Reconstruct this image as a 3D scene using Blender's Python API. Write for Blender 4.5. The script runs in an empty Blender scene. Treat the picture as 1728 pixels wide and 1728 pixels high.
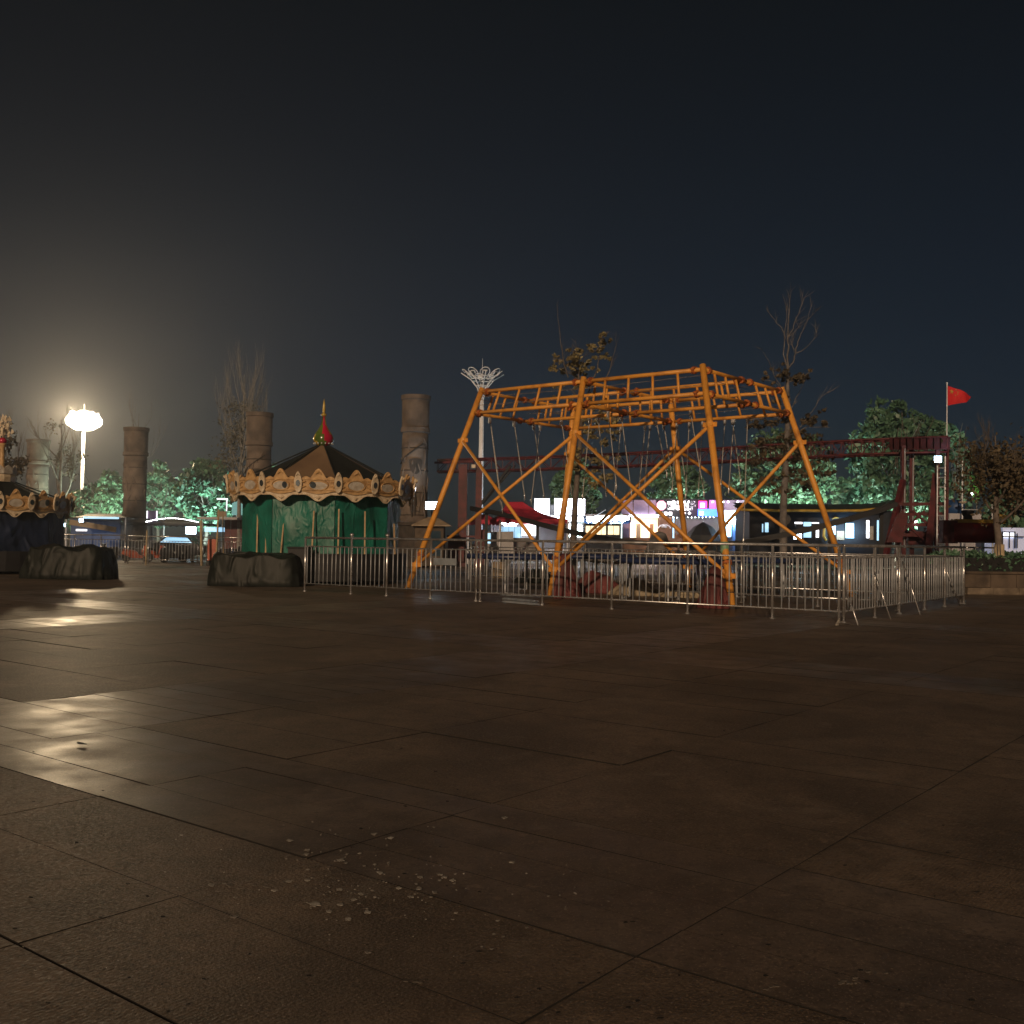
import bpy, math, random
import numpy as np
from mathutils import Vector, Matrix
random.seed(11); rng = np.random.default_rng(7)
sc = bpy.context.scene
COL = sc.collection
PI = math.pi
# ------------------------------------------------------------------ camera
CH = 1.5; PITCH = 0.0273; ROLL = 0.0148; FPX = 1772.3
cam_d = bpy.data.cameras.new('camera'); cam = bpy.data.objects.new('camera', cam_d); COL.objects.link(cam)
cr, sr = math.cos(ROLL), math.sin(ROLL)
R0 = Vector((1, 0, 0)); U0 = Vector((0, -math.sin(PITCH), math.cos(PITCH))); F0 = Vector((0, math.cos(PITCH), math.sin(PITCH)))
right = cr*R0 + sr*U0; up = -sr*R0 + cr*U0
m = Matrix((right, up, -F0)).transposed().to_4x4(); m.translation = Vector((0, 0, CH))
cam.matrix_world = m
cam_d.sensor_width = 36; cam_d.lens = 36*FPX/1728; cam_d.clip_start = 0.05; cam_d.clip_end = 3000
sc.camera = cam
# ------------------------------------------------------------------ world, sun, exposure
SUN_EL = math.radians(17); SUN_AZ = math.radians(192)      # clockwise from +Y: behind the camera, a little to the left
w = bpy.data.worlds.new("World"); sc.world = w; w.use_nodes = True
nt = w.node_tree; nt.nodes.clear()
sky = nt.nodes.new('ShaderNodeTexSky'); sky.sky_type = 'NISHITA'; sky.sun_disc = False
sky.sun_elevation = SUN_EL; sky.sun_rotation = SUN_AZ; sky.air_density = 1.0; sky.dust_density = 0.6; sky.ozone_density = 2.5
tint = nt.nodes.new('ShaderNodeMixRGB'); tint.blend_type = 'MULTIPLY'; tint.inputs[0].default_value = 1
tint.inputs[2].default_value = (0.62, 0.72, 0.70, 1)
bg = nt.nodes.new('ShaderNodeBackground'); bg.inputs[1].default_value = 0.0031
wo = nt.nodes.new('ShaderNodeOutputWorld')
tcw = nt.nodes.new('ShaderNodeTexCoord'); sep = nt.nodes.new('ShaderNodeSeparateXYZ'); rmp = nt.nodes.new('ShaderNodeValToRGB')   # city light scattered low in the night sky
rmp.color_ramp.elements[0].position = 0.0; rmp.color_ramp.elements[0].color = (0.62, 0.98, 1.55, 1); em_ = rmp.color_ramp.elements.new(0.2); em_.color = (0.74, 0.88, 1.06, 1); rmp.color_ramp.elements[-1].position = 0.5; rmp.color_ramp.elements[-1].color = (1.0, 0.86, 0.66, 1)
nt.links.new(tcw.outputs['Generated'], sep.inputs[0]); nt.links.new(sep.outputs[2], rmp.inputs[0]); nt.links.new(rmp.outputs[0], tint.inputs[2])
nt.links.new(sky.outputs[0], tint.inputs[1]); nt.links.new(tint.outputs[0], bg.inputs[0]); nt.links.new(bg.outputs[0], wo.inputs[0])
sun_d = bpy.data.lights.new('sun', 'SUN'); sun_d.energy = 2.0; sun_d.angle = math.radians(1.2); sun_d.color = (1.0, 0.70, 0.44)  # stands in for the unseen warm lamps behind the camera
sun = bpy.data.objects.new('sun', sun_d); COL.objects.link(sun)
to_sun = Vector((math.sin(SUN_AZ)*math.cos(SUN_EL), math.cos(SUN_AZ)*math.cos(SUN_EL), math.sin(SUN_EL)))
sun.rotation_euler = to_sun.to_track_quat('Z', 'Y').to_euler(); sun.location = to_sun*60
vs = sc.view_settings; vs.view_transform = 'Standard'; vs.look = 'None'; vs.exposure = 0; vs.gamma = 1; vs.use_curve_mapping = False
try:
    sc.cycles.use_denoising = True; sc.cycles.denoiser = 'OPENIMAGEDENOISE'
except Exception: pass
sc.cycles.max_bounces = 6; sc.cycles.volume_bounces = 0; sc.cycles.transparent_max_bounces = 8
sc.cycles.sample_clamp_indirect = 3

# ------------------------------------------------------------------ geometry of the view
def ray(px, py):
    dx = px-864; dy = 864-py
    return F0*FPX + right*dx + up*dy
def at(px, py, D):
    r = ray(px, py); t = D/r.y; return Vector((r.x*t, D, CH+r.z*t))
def gr(px, py, z=0.0):
    r = ray(px, py); t = (z-CH)/r.z; return Vector((r.x*t, r.y*t, z))
def hz(px): return 864 + (PITCH*FPX) + (px-864)*ROLL      # horizon row
def xg(px, D):                                            # ground point under a column of the view at a distance
    p = at(px, hz(px)+CH*FPX/D, D); return Vector((p.x, D, 0))
def pxof(P):
    v = P-Vector((0, 0, CH)); d = v.dot(F0); return 864+FPX*v.dot(right)/d
def V(*a): return Vector(a)

# ------------------------------------------------------------------ materials
def mat(name, c, rough=0.6, metal=0, c2=None, scale=3.0, bump=0.0, bscale=40, coord='Object', spec=0.5, contrast=(0.35, 0.65), detail=5, sss=0, rvar=0.0, island=0.0):
    m = bpy.data.materials.new(name); m.use_nodes = True; n = m.node_tree.nodes; L = m.node_tree.links
    b = n['Principled BSDF']; b.inputs['Roughness'].default_value = rough; b.inputs['Metallic'].default_value = metal
    b.inputs['Specular IOR Level'].default_value = spec
    tc = n.new('ShaderNodeTexCoord'); geo = n.new('ShaderNodeNewGeometry')
    src = geo.outputs['Position'] if coord == 'World' else tc.outputs[coord]
    if c2 is None: c2 = tuple(x*0.62 for x in c)
    no = n.new('ShaderNodeTexNoise'); no.inputs['Scale'].default_value = scale; no.inputs['Detail'].default_value = detail
    L.new(src, no.inputs['Vector'])
    cr_ = n.new('ShaderNodeValToRGB'); cr_.color_ramp.elements[0].position = contrast[0]; cr_.color_ramp.elements[1].position = contrast[1]
    cr_.color_ramp.elements[0].color = (*c2, 1); cr_.color_ramp.elements[1].color = (*c, 1)
    L.new(no.outputs['Fac'], cr_.inputs[0])
    out = cr_.outputs[0]
    if island:
        hsv = n.new('ShaderNodeHueSaturation'); mr = n.new('ShaderNodeMapRange')
        mr.inputs[3].default_value = 1-island; mr.inputs[4].default_value = 1+island
        L.new(geo.outputs['Random Per Island'], mr.inputs[0]); L.new(mr.outputs[0], hsv.inputs['Value']); L.new(out, hsv.inputs['Color']); out = hsv.outputs[0]
    L.new(out, b.inputs['Base Color'])
    if rvar:
        mr2 = n.new('ShaderNodeMapRange'); mr2.inputs[3].default_value = max(0.02, rough-rvar); mr2.inputs[4].default_value = min(1, rough+rvar)
        no3 = n.new('ShaderNodeTexNoise'); no3.inputs['Scale'].default_value = scale*1.7; no3.inputs['Detail'].default_value = 4
        L.new(src, no3.inputs['Vector']); L.new(no3.outputs['Fac'], mr2.inputs[0]); L.new(mr2.outputs[0], b.inputs['Roughness'])
    if bump:
        n2 = n.new('ShaderNodeTexNoise'); n2.inputs['Scale'].default_value = bscale; n2.inputs['Detail'].default_value = 8
        L.new(src, n2.inputs['Vector']); bp = n.new('ShaderNodeBump'); bp.inputs['Strength'].default_value = bump; bp.inputs['Distance'].default_value = 0.02
        L.new(n2.outputs['Fac'], bp.inputs['Height']); L.new(bp.outputs[0], b.inputs['Normal'])
    return m
def emis(name, c, s, base=None):
    m = bpy.data.materials.new(name); m.use_nodes = True; n = m.node_tree.nodes; L = m.node_tree.links; b = n['Principled BSDF']
    b.inputs['Base Color'].default_value = (*(base or c), 1); b.inputs['Emission Color'].default_value = (*c, 1); b.inputs['Emission Strength'].default_value = s
    tc = n.new('ShaderNodeTexCoord'); no = n.new('ShaderNodeTexNoise'); no.inputs['Scale'].default_value = 1.5
    mr = n.new('ShaderNodeMapRange'); mr.inputs[3].default_value = s*0.75; mr.inputs[4].default_value = s*1.25
    L.new(tc.outputs['Object'], no.inputs['Vector']); L.new(no.outputs['Fac'], mr.inputs[0]); L.new(mr.outputs[0], b.inputs['Emission Strength'])
    return m
M = {}
M['orange'] = mat('orange_paint', (0.76, 0.345, 0.060), 0.46, 0, (0.46, 0.19, 0.035), 2.6, 0.3, 40, contrast=(0.30, 0.50), detail=9, rvar=.12)
M['flange'] = mat('rusty_orange_paint', (0.55, 0.16, 0.03), 0.6, 0, (0.18, 0.05, 0.02), 14, 0.4, 60)
M['steel'] = mat('stainless_steel', (0.70, 0.71, 0.74), 0.24, 0.75, (0.42, 0.40, 0.38), 4, 0.05, 60, rvar=0.12)
M['galv'] = mat('galvanised_steel', (0.43, 0.45, 0.49), 0.38, 0.2, (0.28, 0.30, 0.32), 5, 0.1, 60, rvar=0.12)
M['whitemetal'] = mat('white_painted_metal', (0.80, 0.82, 0.88), 0.45, 0, (0.66, 0.68, 0.74), 1.5)
M['rope'] = mat('pale_rope', (0.55, 0.52, 0.48), 0.8, 0, (0.3, 0.28, 0.26), 30)
M['stone'] = mat('carved_stone', (0.20, 0.158, 0.128), 0.9, 0, (0.085, 0.068, 0.058), 1.1, 1.0, 4, detail=9)
M['stone_dark'] = mat('stone_relief', (0.065, 0.052, 0.045), 0.9, 0, (0.035, 0.03, 0.025), 3, 0.5, 12)
M['bark'] = mat('grey_bark', (0.17, 0.14, 0.12), 0.9, 0, (0.08, 0.065, 0.055), 4, 0.6, 20)
M['pale_bark'] = mat('pale_bark', (0.20, 0.18, 0.17), 0.9, 0, (0.10, 0.09, 0.085), 4, 0.6, 20)
M['limewash'] = mat('lime_washed_bark', (0.55, 0.44, 0.28), 0.9, 0, (0.36, 0.28, 0.18), 6, 0.4, 20)
M['leaf'] = mat('green_leaves', (0.12, 0.22, 0.125), 0.5, 0, (0.06, 0.12, 0.07), 0.9, island=0.35)
M['leaf2'] = mat('dark_green_leaves', (0.095, 0.20, 0.12), 0.5, 0, (0.05, 0.11, 0.07), 0.7, island=0.35)
M['yleaf'] = mat('yellowing_leaves', (0.26, 0.22, 0.10), 0.6, 0, (0.15, 0.115, 0.05), 1.2, island=0.4)
M['bleaf'] = mat('brown_leaves', (0.115, 0.085, 0.045), 0.75, 0, (0.045, 0.036, 0.022), 1.2, island=0.4)
M['gold'] = mat('gilded_resin', (0.60, 0.39, 0.18), 0.45, 0.0, (0.36, 0.21, 0.09), 5, 0.6, 18)
M['cream'] = mat('cream_resin', (0.68, 0.58, 0.43), 0.45, 0, (0.48, 0.37, 0.24), 6, 0.4, 25)
M['medal'] = mat('dull_white_medallion', (0.52, 0.49, 0.44), 0.5, 0, (0.36, 0.31, 0.25), 7)
M['mirror'] = mat('grey_blue_mirror', (0.22, 0.27, 0.32), 0.15, 0.8, (0.14, 0.17, 0.2), 4)
M['tan'] = mat('tan_canvas', (0.21, 0.135, 0.075), 0.8, 0, (0.155, 0.095, 0.055), 1.2, 0.2, 5)
M['darkcanvas'] = mat('dark_green_canvas', (0.011, 0.014, 0.012), 0.75, 0, (0.006, 0.008, 0.007), 1.5, 0.2, 5)
def tarpmat(name, c, c2, rough=0.38, bs=2.2, st=1.0, dist=0.12):
    m = mat(name, c, rough, 0, c2, 1.6, 0, 1)
    n = m.node_tree.nodes; L = m.node_tree.links; tc = n.new('ShaderNodeTexCoord')
    mp = n.new('ShaderNodeMapping'); mp.inputs['Scale'].default_value = (1, 1, 0.6); L.new(tc.outputs['Object'], mp.inputs[0])
    no = n.new('ShaderNodeTexNoise'); no.noise_type = 'RIDGED_MULTIFRACTAL' if hasattr(no, 'noise_type') else None
    no.inputs['Scale'].default_value = bs; no.inputs['Detail'].default_value = 3; no.inputs['Distortion'].default_value = 0.8
    L.new(mp.outputs[0], no.inputs['Vector'])
    bp = n.new('ShaderNodeBump'); bp.inputs['Strength'].default_value = st; bp.inputs['Distance'].default_value = dist
    L.new(no.outputs['Fac'], bp.inputs['Height']); L.new(bp.outputs[0], n['Principled BSDF'].inputs['Normal']); return m
M['gtarp'] = tarpmat('green_plastic_tarp', (0.012, 0.17, 0.125), (0.007, 0.10, 0.074), 0.48, 5, .8, .05)
M['btarp'] = tarpmat('blue_plastic_tarp', (0.010, 0.022, 0.062), (0.006, 0.013, 0.036), 0.6)
M['ktarp'] = tarpmat('black_green_tarp', (0.013, 0.016, 0.013), (0.006, 0.0075, 0.006), 0.55, 2.4, 0.9, .10)
M['rtarp'] = tarpmat('faded_red_cloth', (0.17, 0.042, 0.042), (0.08, 0.02, 0.02), 0.7, 4)
M['beigecloth'] = tarpmat('beige_cloth', (0.36, 0.30, 0.21), (0.2, 0.16, 0.11), 0.8, 4)
M['wood'] = mat('raw_wood', (0.55, 0.40, 0.23), 0.75, 0, (0.36, 0.25, 0.14), 6, 0.3, 30)
M['redsteel'] = mat('dark_red_steel', (0.115, 0.016, 0.022), 0.6, 0, (0.05, 0.009, 0.012), 3, 0.3, 20)
M['redpaint'] = mat('red_paint', (0.30, 0.028, 0.022), 0.4, 0, (0.18, 0.018, 0.014), 2)
M['flagred'] = mat('red_flag_cloth', (0.62, 0.015, 0.02), 0.8, 0, (0.5, 0.012, 0.018), 3)
M['yellow'] = mat('yellow_paint', (0.55, 0.36, 0.05), 0.5, 0, (0.35, 0.22, 0.03), 3)
M['green'] = mat('olive_green_gloss', (0.10, 0.16, 0.02), 0.2, 0, (0.06, 0.1, 0.015), 3)
M['dull_yellow'] = mat('yellow_gloss', (0.55, 0.40, 0.08), 0.25, 0, (0.4, 0.27, 0.05), 3)
M['crimson'] = mat('crimson_gloss', (0.5, 0.012, 0.05), 0.2, 0, (0.32, 0.01, 0.035), 3)
M['black'] = mat('black_steel', (0.011, 0.011, 0.014), 0.65, 0.0, (0.01, 0.01, 0.012), 3, 0.2, 20)
M['rubber'] = mat('black_rubber', (0.015, 0.015, 0.016), 0.8, 0, (0.008, 0.008, 0.009), 5)
M['navy'] = mat('navy_vinyl_pad', (0.02, 0.035, 0.10), 0.35, 0, (0.012, 0.02, 0.06), 4)
M['mat'] = mat('dark_mesh_bed', (0.03, 0.03, 0.035), 0.7, 0, (0.015, 0.015, 0.018), 20)
M['wallnavy'] = mat('dark_blue_wall', (0.009, 0.013, 0.024), 0.7, 0, (0.006, 0.009, 0.015), 0.7)
M['wallgrey'] = mat('grey_rendered_wall', (0.22, 0.21, 0.21), 0.8, 0, (0.15, 0.14, 0.14), 0.7, 0.2, 8)
M['wallwhite'] = mat('white_panel_wall', (0.42, 0.41, 0.43), 0.6, 0, (0.30, 0.29, 0.31), 0.7)
M['wallbrown'] = mat('brown_panel', (0.26, 0.13, 0.07), 0.6, 0, (0.16, 0.08, 0.045), 1.4)
M['roofdark'] = mat('dark_roof_sheet', (0.022, 0.024, 0.028), 0.6, 0, (0.012, 0.014, 0.016), 1)
M['bluetarp'] = mat('bright_blue_sheet', (0.02, 0.07, 0.20), 0.5, 0, (0.012, 0.04, 0.12), 1.2)
M['lilac'] = mat('lilac_fascia_panel', (0.42, 0.30, 0.46), 0.5, 0, (0.33, 0.23, 0.37), 1)
M['canopyred'] = mat('red_canopy_cloth', (0.52, 0.025, 0.06), 0.7, 0, (0.38, 0.02, 0.05), 0.9)
M['glassdark'] = mat('dark_window_glass', (0.04, 0.07, 0.10), 0.1, 0, (0.02, 0.04, 0.06), 1)
M['tanpanel'] = mat('tan_panel', (0.32, 0.25, 0.17), 0.7, 0, (0.24, 0.18, 0.12), 2)
M['wallstone'] = mat('planter_stone', (0.12, 0.09, 0.066), 0.9, 0, (0.06, 0.045, 0.034), 2, 0.5, 12)
M['palestone'] = mat('pale_kerb_stone', (0.21, 0.165, 0.12), 0.85, 0, (0.09, 0.07, 0.05), 3, 0.5, 12)
M['orangeplastic'] = mat('orange_red_plastic', (0.48, 0.09, 0.03), 0.4, 0, (0.3, 0.05, 0.02), 2)
M['alu'] = mat('pale_aluminium_plank', (0.50, 0.55, 0.60), 0.3, 0.5, (0.34, 0.38, 0.42), 3)
M['paper'] = mat('dry_white_splash', (0.46, 0.43, 0.38), 0.9, 0, (0.17, 0.15, 0.125), 30, coord='World')
M['drygrey'] = mat('faint_dry_stain', (0.20, 0.17, 0.14), 0.9, 0, (0.10, 0.085, 0.07), 25, coord='World')
M['labelgreen'] = mat('green_sticker', (0.10, 0.32, 0.16), 0.5, 0, (0.3, 0.42, 0.3), 12)
M['ktarp'].node_tree.nodes['Principled BSDF'].inputs['Specular IOR Level'].default_value = 0.30
# lit things
M['lampwhite'] = emis('floodlight_glass_warm', (1.0, 0.86, 0.62), 90)
M['lampglare'] = emis('lamp_glare_glow', (1.0, 0.90, 0.68), 22)
M['coolwhite'] = emis('floodlight_glass_cool', (0.60, 0.84, 1.0), 18)
M['signwhite'] = emis('white_light_box', (0.93, 0.93, 1.0), 5)
M['letterwhite'] = emis('white_led_letters', (1.0, 0.97, 1.0), 4)
M['pinksign'] = emis('pink_lit_emblem', (1.0, 0.45, 0.62), 1.0)
M['redsign'] = emis('red_neon', (1.0, 0.04, 0.22), 3)
M['bluesign'] = emis('blue_neon', (0.06, 0.25, 1.0), 2.4)
M['lilaclit'] = emis('lit_lilac_fascia', (0.62, 0.40, 0.68), 0.10, (0.4, 0.3, 0.46))
M['magentalit'] = emis('lit_magenta_fascia', (0.70, 0.20, 0.80), 0.42, (0.5, 0.2, 0.5))
M['warmwin'] = emis('warm_lit_window', (1.0, 0.80, 0.48), 1.5)
M['warmroom'] = emis('warm_lit_shop_back', (1.0, 0.66, 0.42), 1.6)
M['coolwin'] = emis('cool_lit_window', (0.42, 0.74, 1.0), 1.1)
M['whitewin'] = emis('white_lit_window', (0.95, 0.95, 1.0), 2.2)
M['tube'] = emis('white_lamp_tube', (0.85, 0.93, 1.0), 14)
M['fairy'] = emis('small_bulb', (0.9, 0.95, 1.0), 25)
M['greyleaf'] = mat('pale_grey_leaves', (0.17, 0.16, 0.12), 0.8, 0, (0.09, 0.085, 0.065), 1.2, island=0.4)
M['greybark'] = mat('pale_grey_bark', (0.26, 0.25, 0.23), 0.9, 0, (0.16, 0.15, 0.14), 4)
M['leaflit'] = mat('bright_green_leaves', (0.10, 0.30, 0.04), 0.5, 0, (0.06, 0.2, 0.03), 3)

# ------------------------------------------------------------------ mesh building
def worldloc(o):
    v = Vector((0, 0, 0))
    while o is not None: v += o.location; o = o.parent
    return v
class MB:
    def __init__(s): s.v = []; s.f = []; s.mi = []
    def raw(s, vs, fs, k=0):
        n = len(s.v); s.v += [tuple(x) for x in vs]; s.f += [tuple(i+n for i in f) for f in fs]; s.mi += [k]*len(fs)
    def box(s, c, size, ax=0.0, k=0, R=None):
        hx, hy, hz_ = size[0]/2, size[1]/2, size[2]/2
        R = R or Matrix.Rotation(ax, 3, 'Z'); c = Vector(c)
        vs = [c+R@Vector((x*hx, y*hy, z*hz_)) for z in (-1, 1) for y in (-1, 1) for x in (-1, 1)]
        s.raw(vs, [(0, 2, 3, 1), (4, 5, 7, 6), (0, 1, 5, 4), (2, 6, 7, 3), (1, 3, 7, 5), (0, 4, 6, 2)], k)
    def beam(s, a, b, w, h=None, k=0):
        a = Vector(a); b = Vector(b); d = (b-a); L = d.length
        if L < 1e-6: return
        q = d.to_track_quat('Y', 'Z').to_matrix(); s.box((a+b)/2, (w, L, h or w), R=q, k=k)
    def tube(s, pts, r, n=8, cap=True, k=0):
        pts = [Vector(p) for p in pts]; rs = r if isinstance(r, (list, tuple)) else [r]*len(pts)
        base = len(s.v); prev = None
        for i, p in enumerate(pts):
            d = (pts[min(i+1, len(pts)-1)]-pts[max(i-1, 0)]).normalized()
            if prev is None: u = d.orthogonal().normalized()
            else:
                u = prev-d*prev.dot(d); u = u.normalized() if u.length > 1e-5 else d.orthogonal().normalized()
            prev = u; v_ = d.cross(u)
            for j in range(n):
                a = 2*PI*j/n; s.v.append(tuple(p+(u*math.cos(a)+v_*math.sin(a))*rs[i]))
        for i in range(len(pts)-1):
            for j in range(n):
                a = base+i*n+j; b = base+i*n+(j+1) % n; s.f.append((a, b, b+n, a+n)); s.mi.append(k)
        if cap:
            s.f.append(tuple(base+j for j in range(n))[::-1]); s.mi.append(k)
            s.f.append(tuple(base+(len(pts)-1)*n+j for j in range(n))); s.mi.append(k)
    def lathe(s, c, prof, n=24, k=0, phase=0, kf=None, sq=1.0):
        c = Vector(c); b = len(s.v)
        for r, z in prof:
            for j in range(n):
                a = phase+2*PI*j/n; s.v.append((c.x+r*math.cos(a), c.y+r*math.sin(a)*sq, c.z+z))
        for i in range(len(prof)-1):
            for j in range(n):
                a = b+i*n+j; d = b+i*n+(j+1) % n; s.f.append((a, d, d+n, a+n)); s.mi.append(kf(i, j) if kf else k)
        for i, rev in ((0, True), (len(prof)-1, False)):
            if prof[i][0] > 1e-4:
                ring = tuple(b+i*n+j for j in range(n)); s.f.append(ring[::-1] if rev else ring); s.mi.append(kf(i, 0) if kf else k)
    def prism(s, outline, th, F, k=0):
        """outline of (x,z) pairs in the local frame F (a function mapping (x,y,z) to the world), thickness th along y"""
        n = len(outline); vs = [F(x, -th/2, z) for x, z in outline]+[F(x, th/2, z) for x, z in outline]
        fs = [tuple(range(n)), tuple(range(2*n-1, n-1, -1))]+[(i, i+n, (i+1) % n+n, (i+1) % n) for i in range(n)]
        s.raw(vs, fs, k)
    def grid(s, F, nu, nv, k=0, close=False):
        b = len(s.v)
        for j in range(nv+1):
            for i in range(nu+1): s.v.append(tuple(F(i/nu, j/nv)))
        for j in range(nv):
            for i in range(nu):
                a = b+j*(nu+1)+i; s.f.append((a, a+1, a+nu+2, a+nu+1)); s.mi.append(k)
    def build(s, name, mats, parent=None, smooth=False, loc=None):
        if not isinstance(mats, (list, tuple)): mats = [mats]
        a = np.array(s.v, dtype=float)
        if parent is None:
            off = Vector(((a[:, 0].min()+a[:, 0].max())/2, (a[:, 1].min()+a[:, 1].max())/2, a[:, 2].min())) if loc is None else Vector(loc)
            l = off
        else:
            pw = worldloc(parent)
            if loc is None: off = pw; l = Vector((0, 0, 0))
            else: off = Vector(loc); l = off-pw
        me = bpy.data.meshes.new(name); me.from_pydata((a-np.array(off)).tolist(), [], s.f)
        for m_ in mats: me.materials.append(m_)
        if len(mats) > 1: me.polygons.foreach_set('material_index', s.mi)
        if smooth: me.polygons.foreach_set('use_smooth', [True]*len(s.f))
        me.update()
        o = bpy.data.objects.new(name, me); COL.objects.link(o); o.location = l
        if parent is not None: o.parent = parent
        return o
def tag(o, label, cat, group=None, kind=None):
    if label: o['label'] = label
    if cat: o['category'] = cat
    if group: o['group'] = group
    if kind: o['kind'] = kind
    return o
def thing(name, loc, label, cat, group=None):
    o = bpy.data.objects.new(name, None); COL.objects.link(o); o.location = Vector(loc); o.empty_display_size = 0.2
    return tag(o, label, cat, group)
def inst(src, name, loc, parent=None, rotz=0.0, scale=None):
    o = bpy.data.objects.new(name, src.data); COL.objects.link(o)
    o.location = Vector(loc)-(worldloc(parent) if parent else Vector((0, 0, 0))); o.rotation_euler = (0, 0, rotz)
    if scale: o.scale = scale
    if parent: o.parent = parent
    return o
def copy_tree(o, loc=None, parent=None):
    c = o.copy(); COL.objects.link(c)
    if loc is not None: c.location = Vector(loc)
    if parent is not None: c.parent = parent
    for ch in [x for x in bpy.data.objects if x.parent == o]:
        copy_tree(ch, None, c)
    return c
def light(name, kind, loc, power, col=(1, 1, 1), size=0.3, parent=None, rot=None, size_y=None, spot=None):
    d = bpy.data.lights.new(name, kind); d.energy = power; d.color = col
    if kind == 'POINT': d.shadow_soft_size = size
    if kind == 'AREA':
        d.size = size
        if size_y: d.shape = 'RECTANGLE'; d.size_y = size_y
    if kind == 'SPOT': d.spot_size = spot or 2.2; d.shadow_soft_size = size; d.spot_blend = 0.5
    o = bpy.data.objects.new(name, d); COL.objects.link(o); o.location = Vector(loc)
    if parent: o.location -= worldloc(parent); o.parent = parent
    if rot is not None: o.rotation_euler = rot
    return o

# ================================================================== GROUND
TH = math.radians(-38.3)
E1 = V(math.cos(TH), math.sin(TH), 0); N1 = V(-math.sin(TH), math.cos(TH), 0)
def uv(u, v, z=0.0): return E1*u+N1*v+V(0, 0, z)
def pavemat(name, rough, smooth):
    m = bpy.data.materials.new(name); m.use_nodes = True; n = m.node_tree.nodes; L = m.node_tree.links; b = n['Principled BSDF']
    geo = n.new('ShaderNodeNewGeometry'); P = geo.outputs['Position']
    def noise(s, d=5, dist=0):
        x = n.new('ShaderNodeTexNoise'); x.inputs['Scale'].default_value = s; x.inputs['Detail'].default_value = d; x.inputs['Distortion'].default_value = dist; L.new(P, x.inputs['Vector']); return x.outputs['Fac']
    def mr(src, a, b_, c=0.0, d=1.0):
        x = n.new('ShaderNodeMapRange'); x.inputs[1].default_value = c; x.inputs[2].default_value = d; x.inputs[3].default_value = a; x.inputs[4].default_value = b_; L.new(src, x.inputs[0]); return x.outputs[0]
    def mix(a, b_, f, t='MIX'):
        x = n.new('ShaderNodeMixRGB'); x.blend_type = t
        for i, q in ((1, a), (2, b_)):
            if isinstance(q, tuple): x.inputs[i].default_value = (*q, 1)
            else: L.new(q, x.inputs[i])
        if isinstance(f, float): x.inputs[0].default_value = f
        else: L.new(f, x.inputs[0])
        return x.outputs[0]
    base = (0.140, 0.102, 0.072) if not smooth else (0.142, 0.107, 0.080)
    c = mix(tuple(x*0.62 for x in base), tuple(x*1.25 for x in base), mr(noise(0.7, 10, 1.0), 0, 1, 0.36, 0.64))
    c = mix(c, tuple(x*0.45 for x in base), mr(noise(6, 8, 0.4), 0, 0.75, 0.42, 0.75))
    c = mix(c, tuple(x*0.35 for x in base), mr(noise(38, 6, 0.3), 0, 0.7, 0.50, 0.68))
    c = mix(c, tuple(x*2.3 for x in base), mr(noise(95, 3), 0, 0.75, 0.58, 0.70))
    c = mix(c, tuple(x*1.7 for x in base), mr(noise(17, 9, 1.5), 0, 0.6, 0.60, 0.72))
    c = mix(c, (0.20, 0.165, 0.13), mr(noise(2.1, 9, 1.2), 0, 0.55, 0.60, 0.74))
    isl = mr(geo.outputs['Random Per Island'], 0.80, 1.18)
    hs = n.new('ShaderNodeHueSaturation'); L.new(c, hs.inputs['Color']); L.new(isl, hs.inputs['Value']); L.new(hs.outputs[0], b.inputs['Base Color'])
    L.new(mr(noise(2.4 if smooth else 45, 6), rough-(0.05 if smooth else 0.16), rough+0.12, 0.3, 0.7), b.inputs['Roughness'])
    b.inputs['Specular IOR Level'].default_value = 0.5
    bp = n.new('ShaderNodeBump'); bp.inputs['Strength'].default_value = 0.18 if smooth else 0.85; bp.inputs['Distance'].default_value = 0.004 if smooth else 0.006
    L.new(noise(60 if smooth else 75, 5), bp.inputs['Height'])
    if not smooth:
        mp = n.new('ShaderNodeMapping'); mp.inputs['Rotation'].default_value = (0, 0, -TH); L.new(P, mp.inputs[0])
        wv = n.new('ShaderNodeTexWave'); wv.wave_type = 'BANDS'; wv.bands_direction = 'X'; wv.inputs['Scale'].default_value = 16; wv.inputs['Distortion'].default_value = 0.6; wv.inputs['Detail'].default_value = 2
        L.new(mp.outputs[0], wv.inputs['Vector'])
        b2 = n.new('ShaderNodeBump'); b2.inputs['Strength'].default_value = 0.22; b2.inputs['Distance'].default_value = 0.003
        L.new(wv.outputs['Fac'], b2.inputs['Height']); L.new(bp.outputs[0], b2.inputs['Normal']); L.new(b2.outputs[0], b.inputs['Normal'])
    else: L.new(bp.outputs[0], b.inputs['Normal'])
    return m
M['prough'] = pavemat('rough_granite_paving', 0.60, False)
M['psmooth'] = pavemat('smooth_granite_paving', 0.41, True)
M['joint'] = mat('dirty_joint', (0.012, 0.010, 0.008), 0.95, 0, (0.015, 0.012, 0.01), 5, coord='World')
M['asphalt'] = mat('far_asphalt', (0.06, 0.05, 0.042), 0.6, 0, (0.04, 0.034, 0.03), 0.5, 0.3, 30, coord='World')
g = MB(); g.raw([(-258, -38, -0.09), (258, -38, -0.09), (258, 418, -0.09), (-258, 418, -0.09)], [(0, 1, 2, 3)])
tag(g.build('ground', M['asphalt'], loc=(0, 0, 0)), None, None, kind='structure')
U0_, DU = -2.01, 1.80; V0_, DV = 3.31, 0.685
UMIN, UMAX, VMIN, VMAX = U0_-DU*30, U0_+DU*16, V0_-DV*10, V0_+DV*106
pb = MB(); c4 = [uv(a, b, -0.03) for a, b in ((UMIN, VMIN), (UMAX, VMIN), (UMAX, VMAX), (UMIN, VMAX))]
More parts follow.
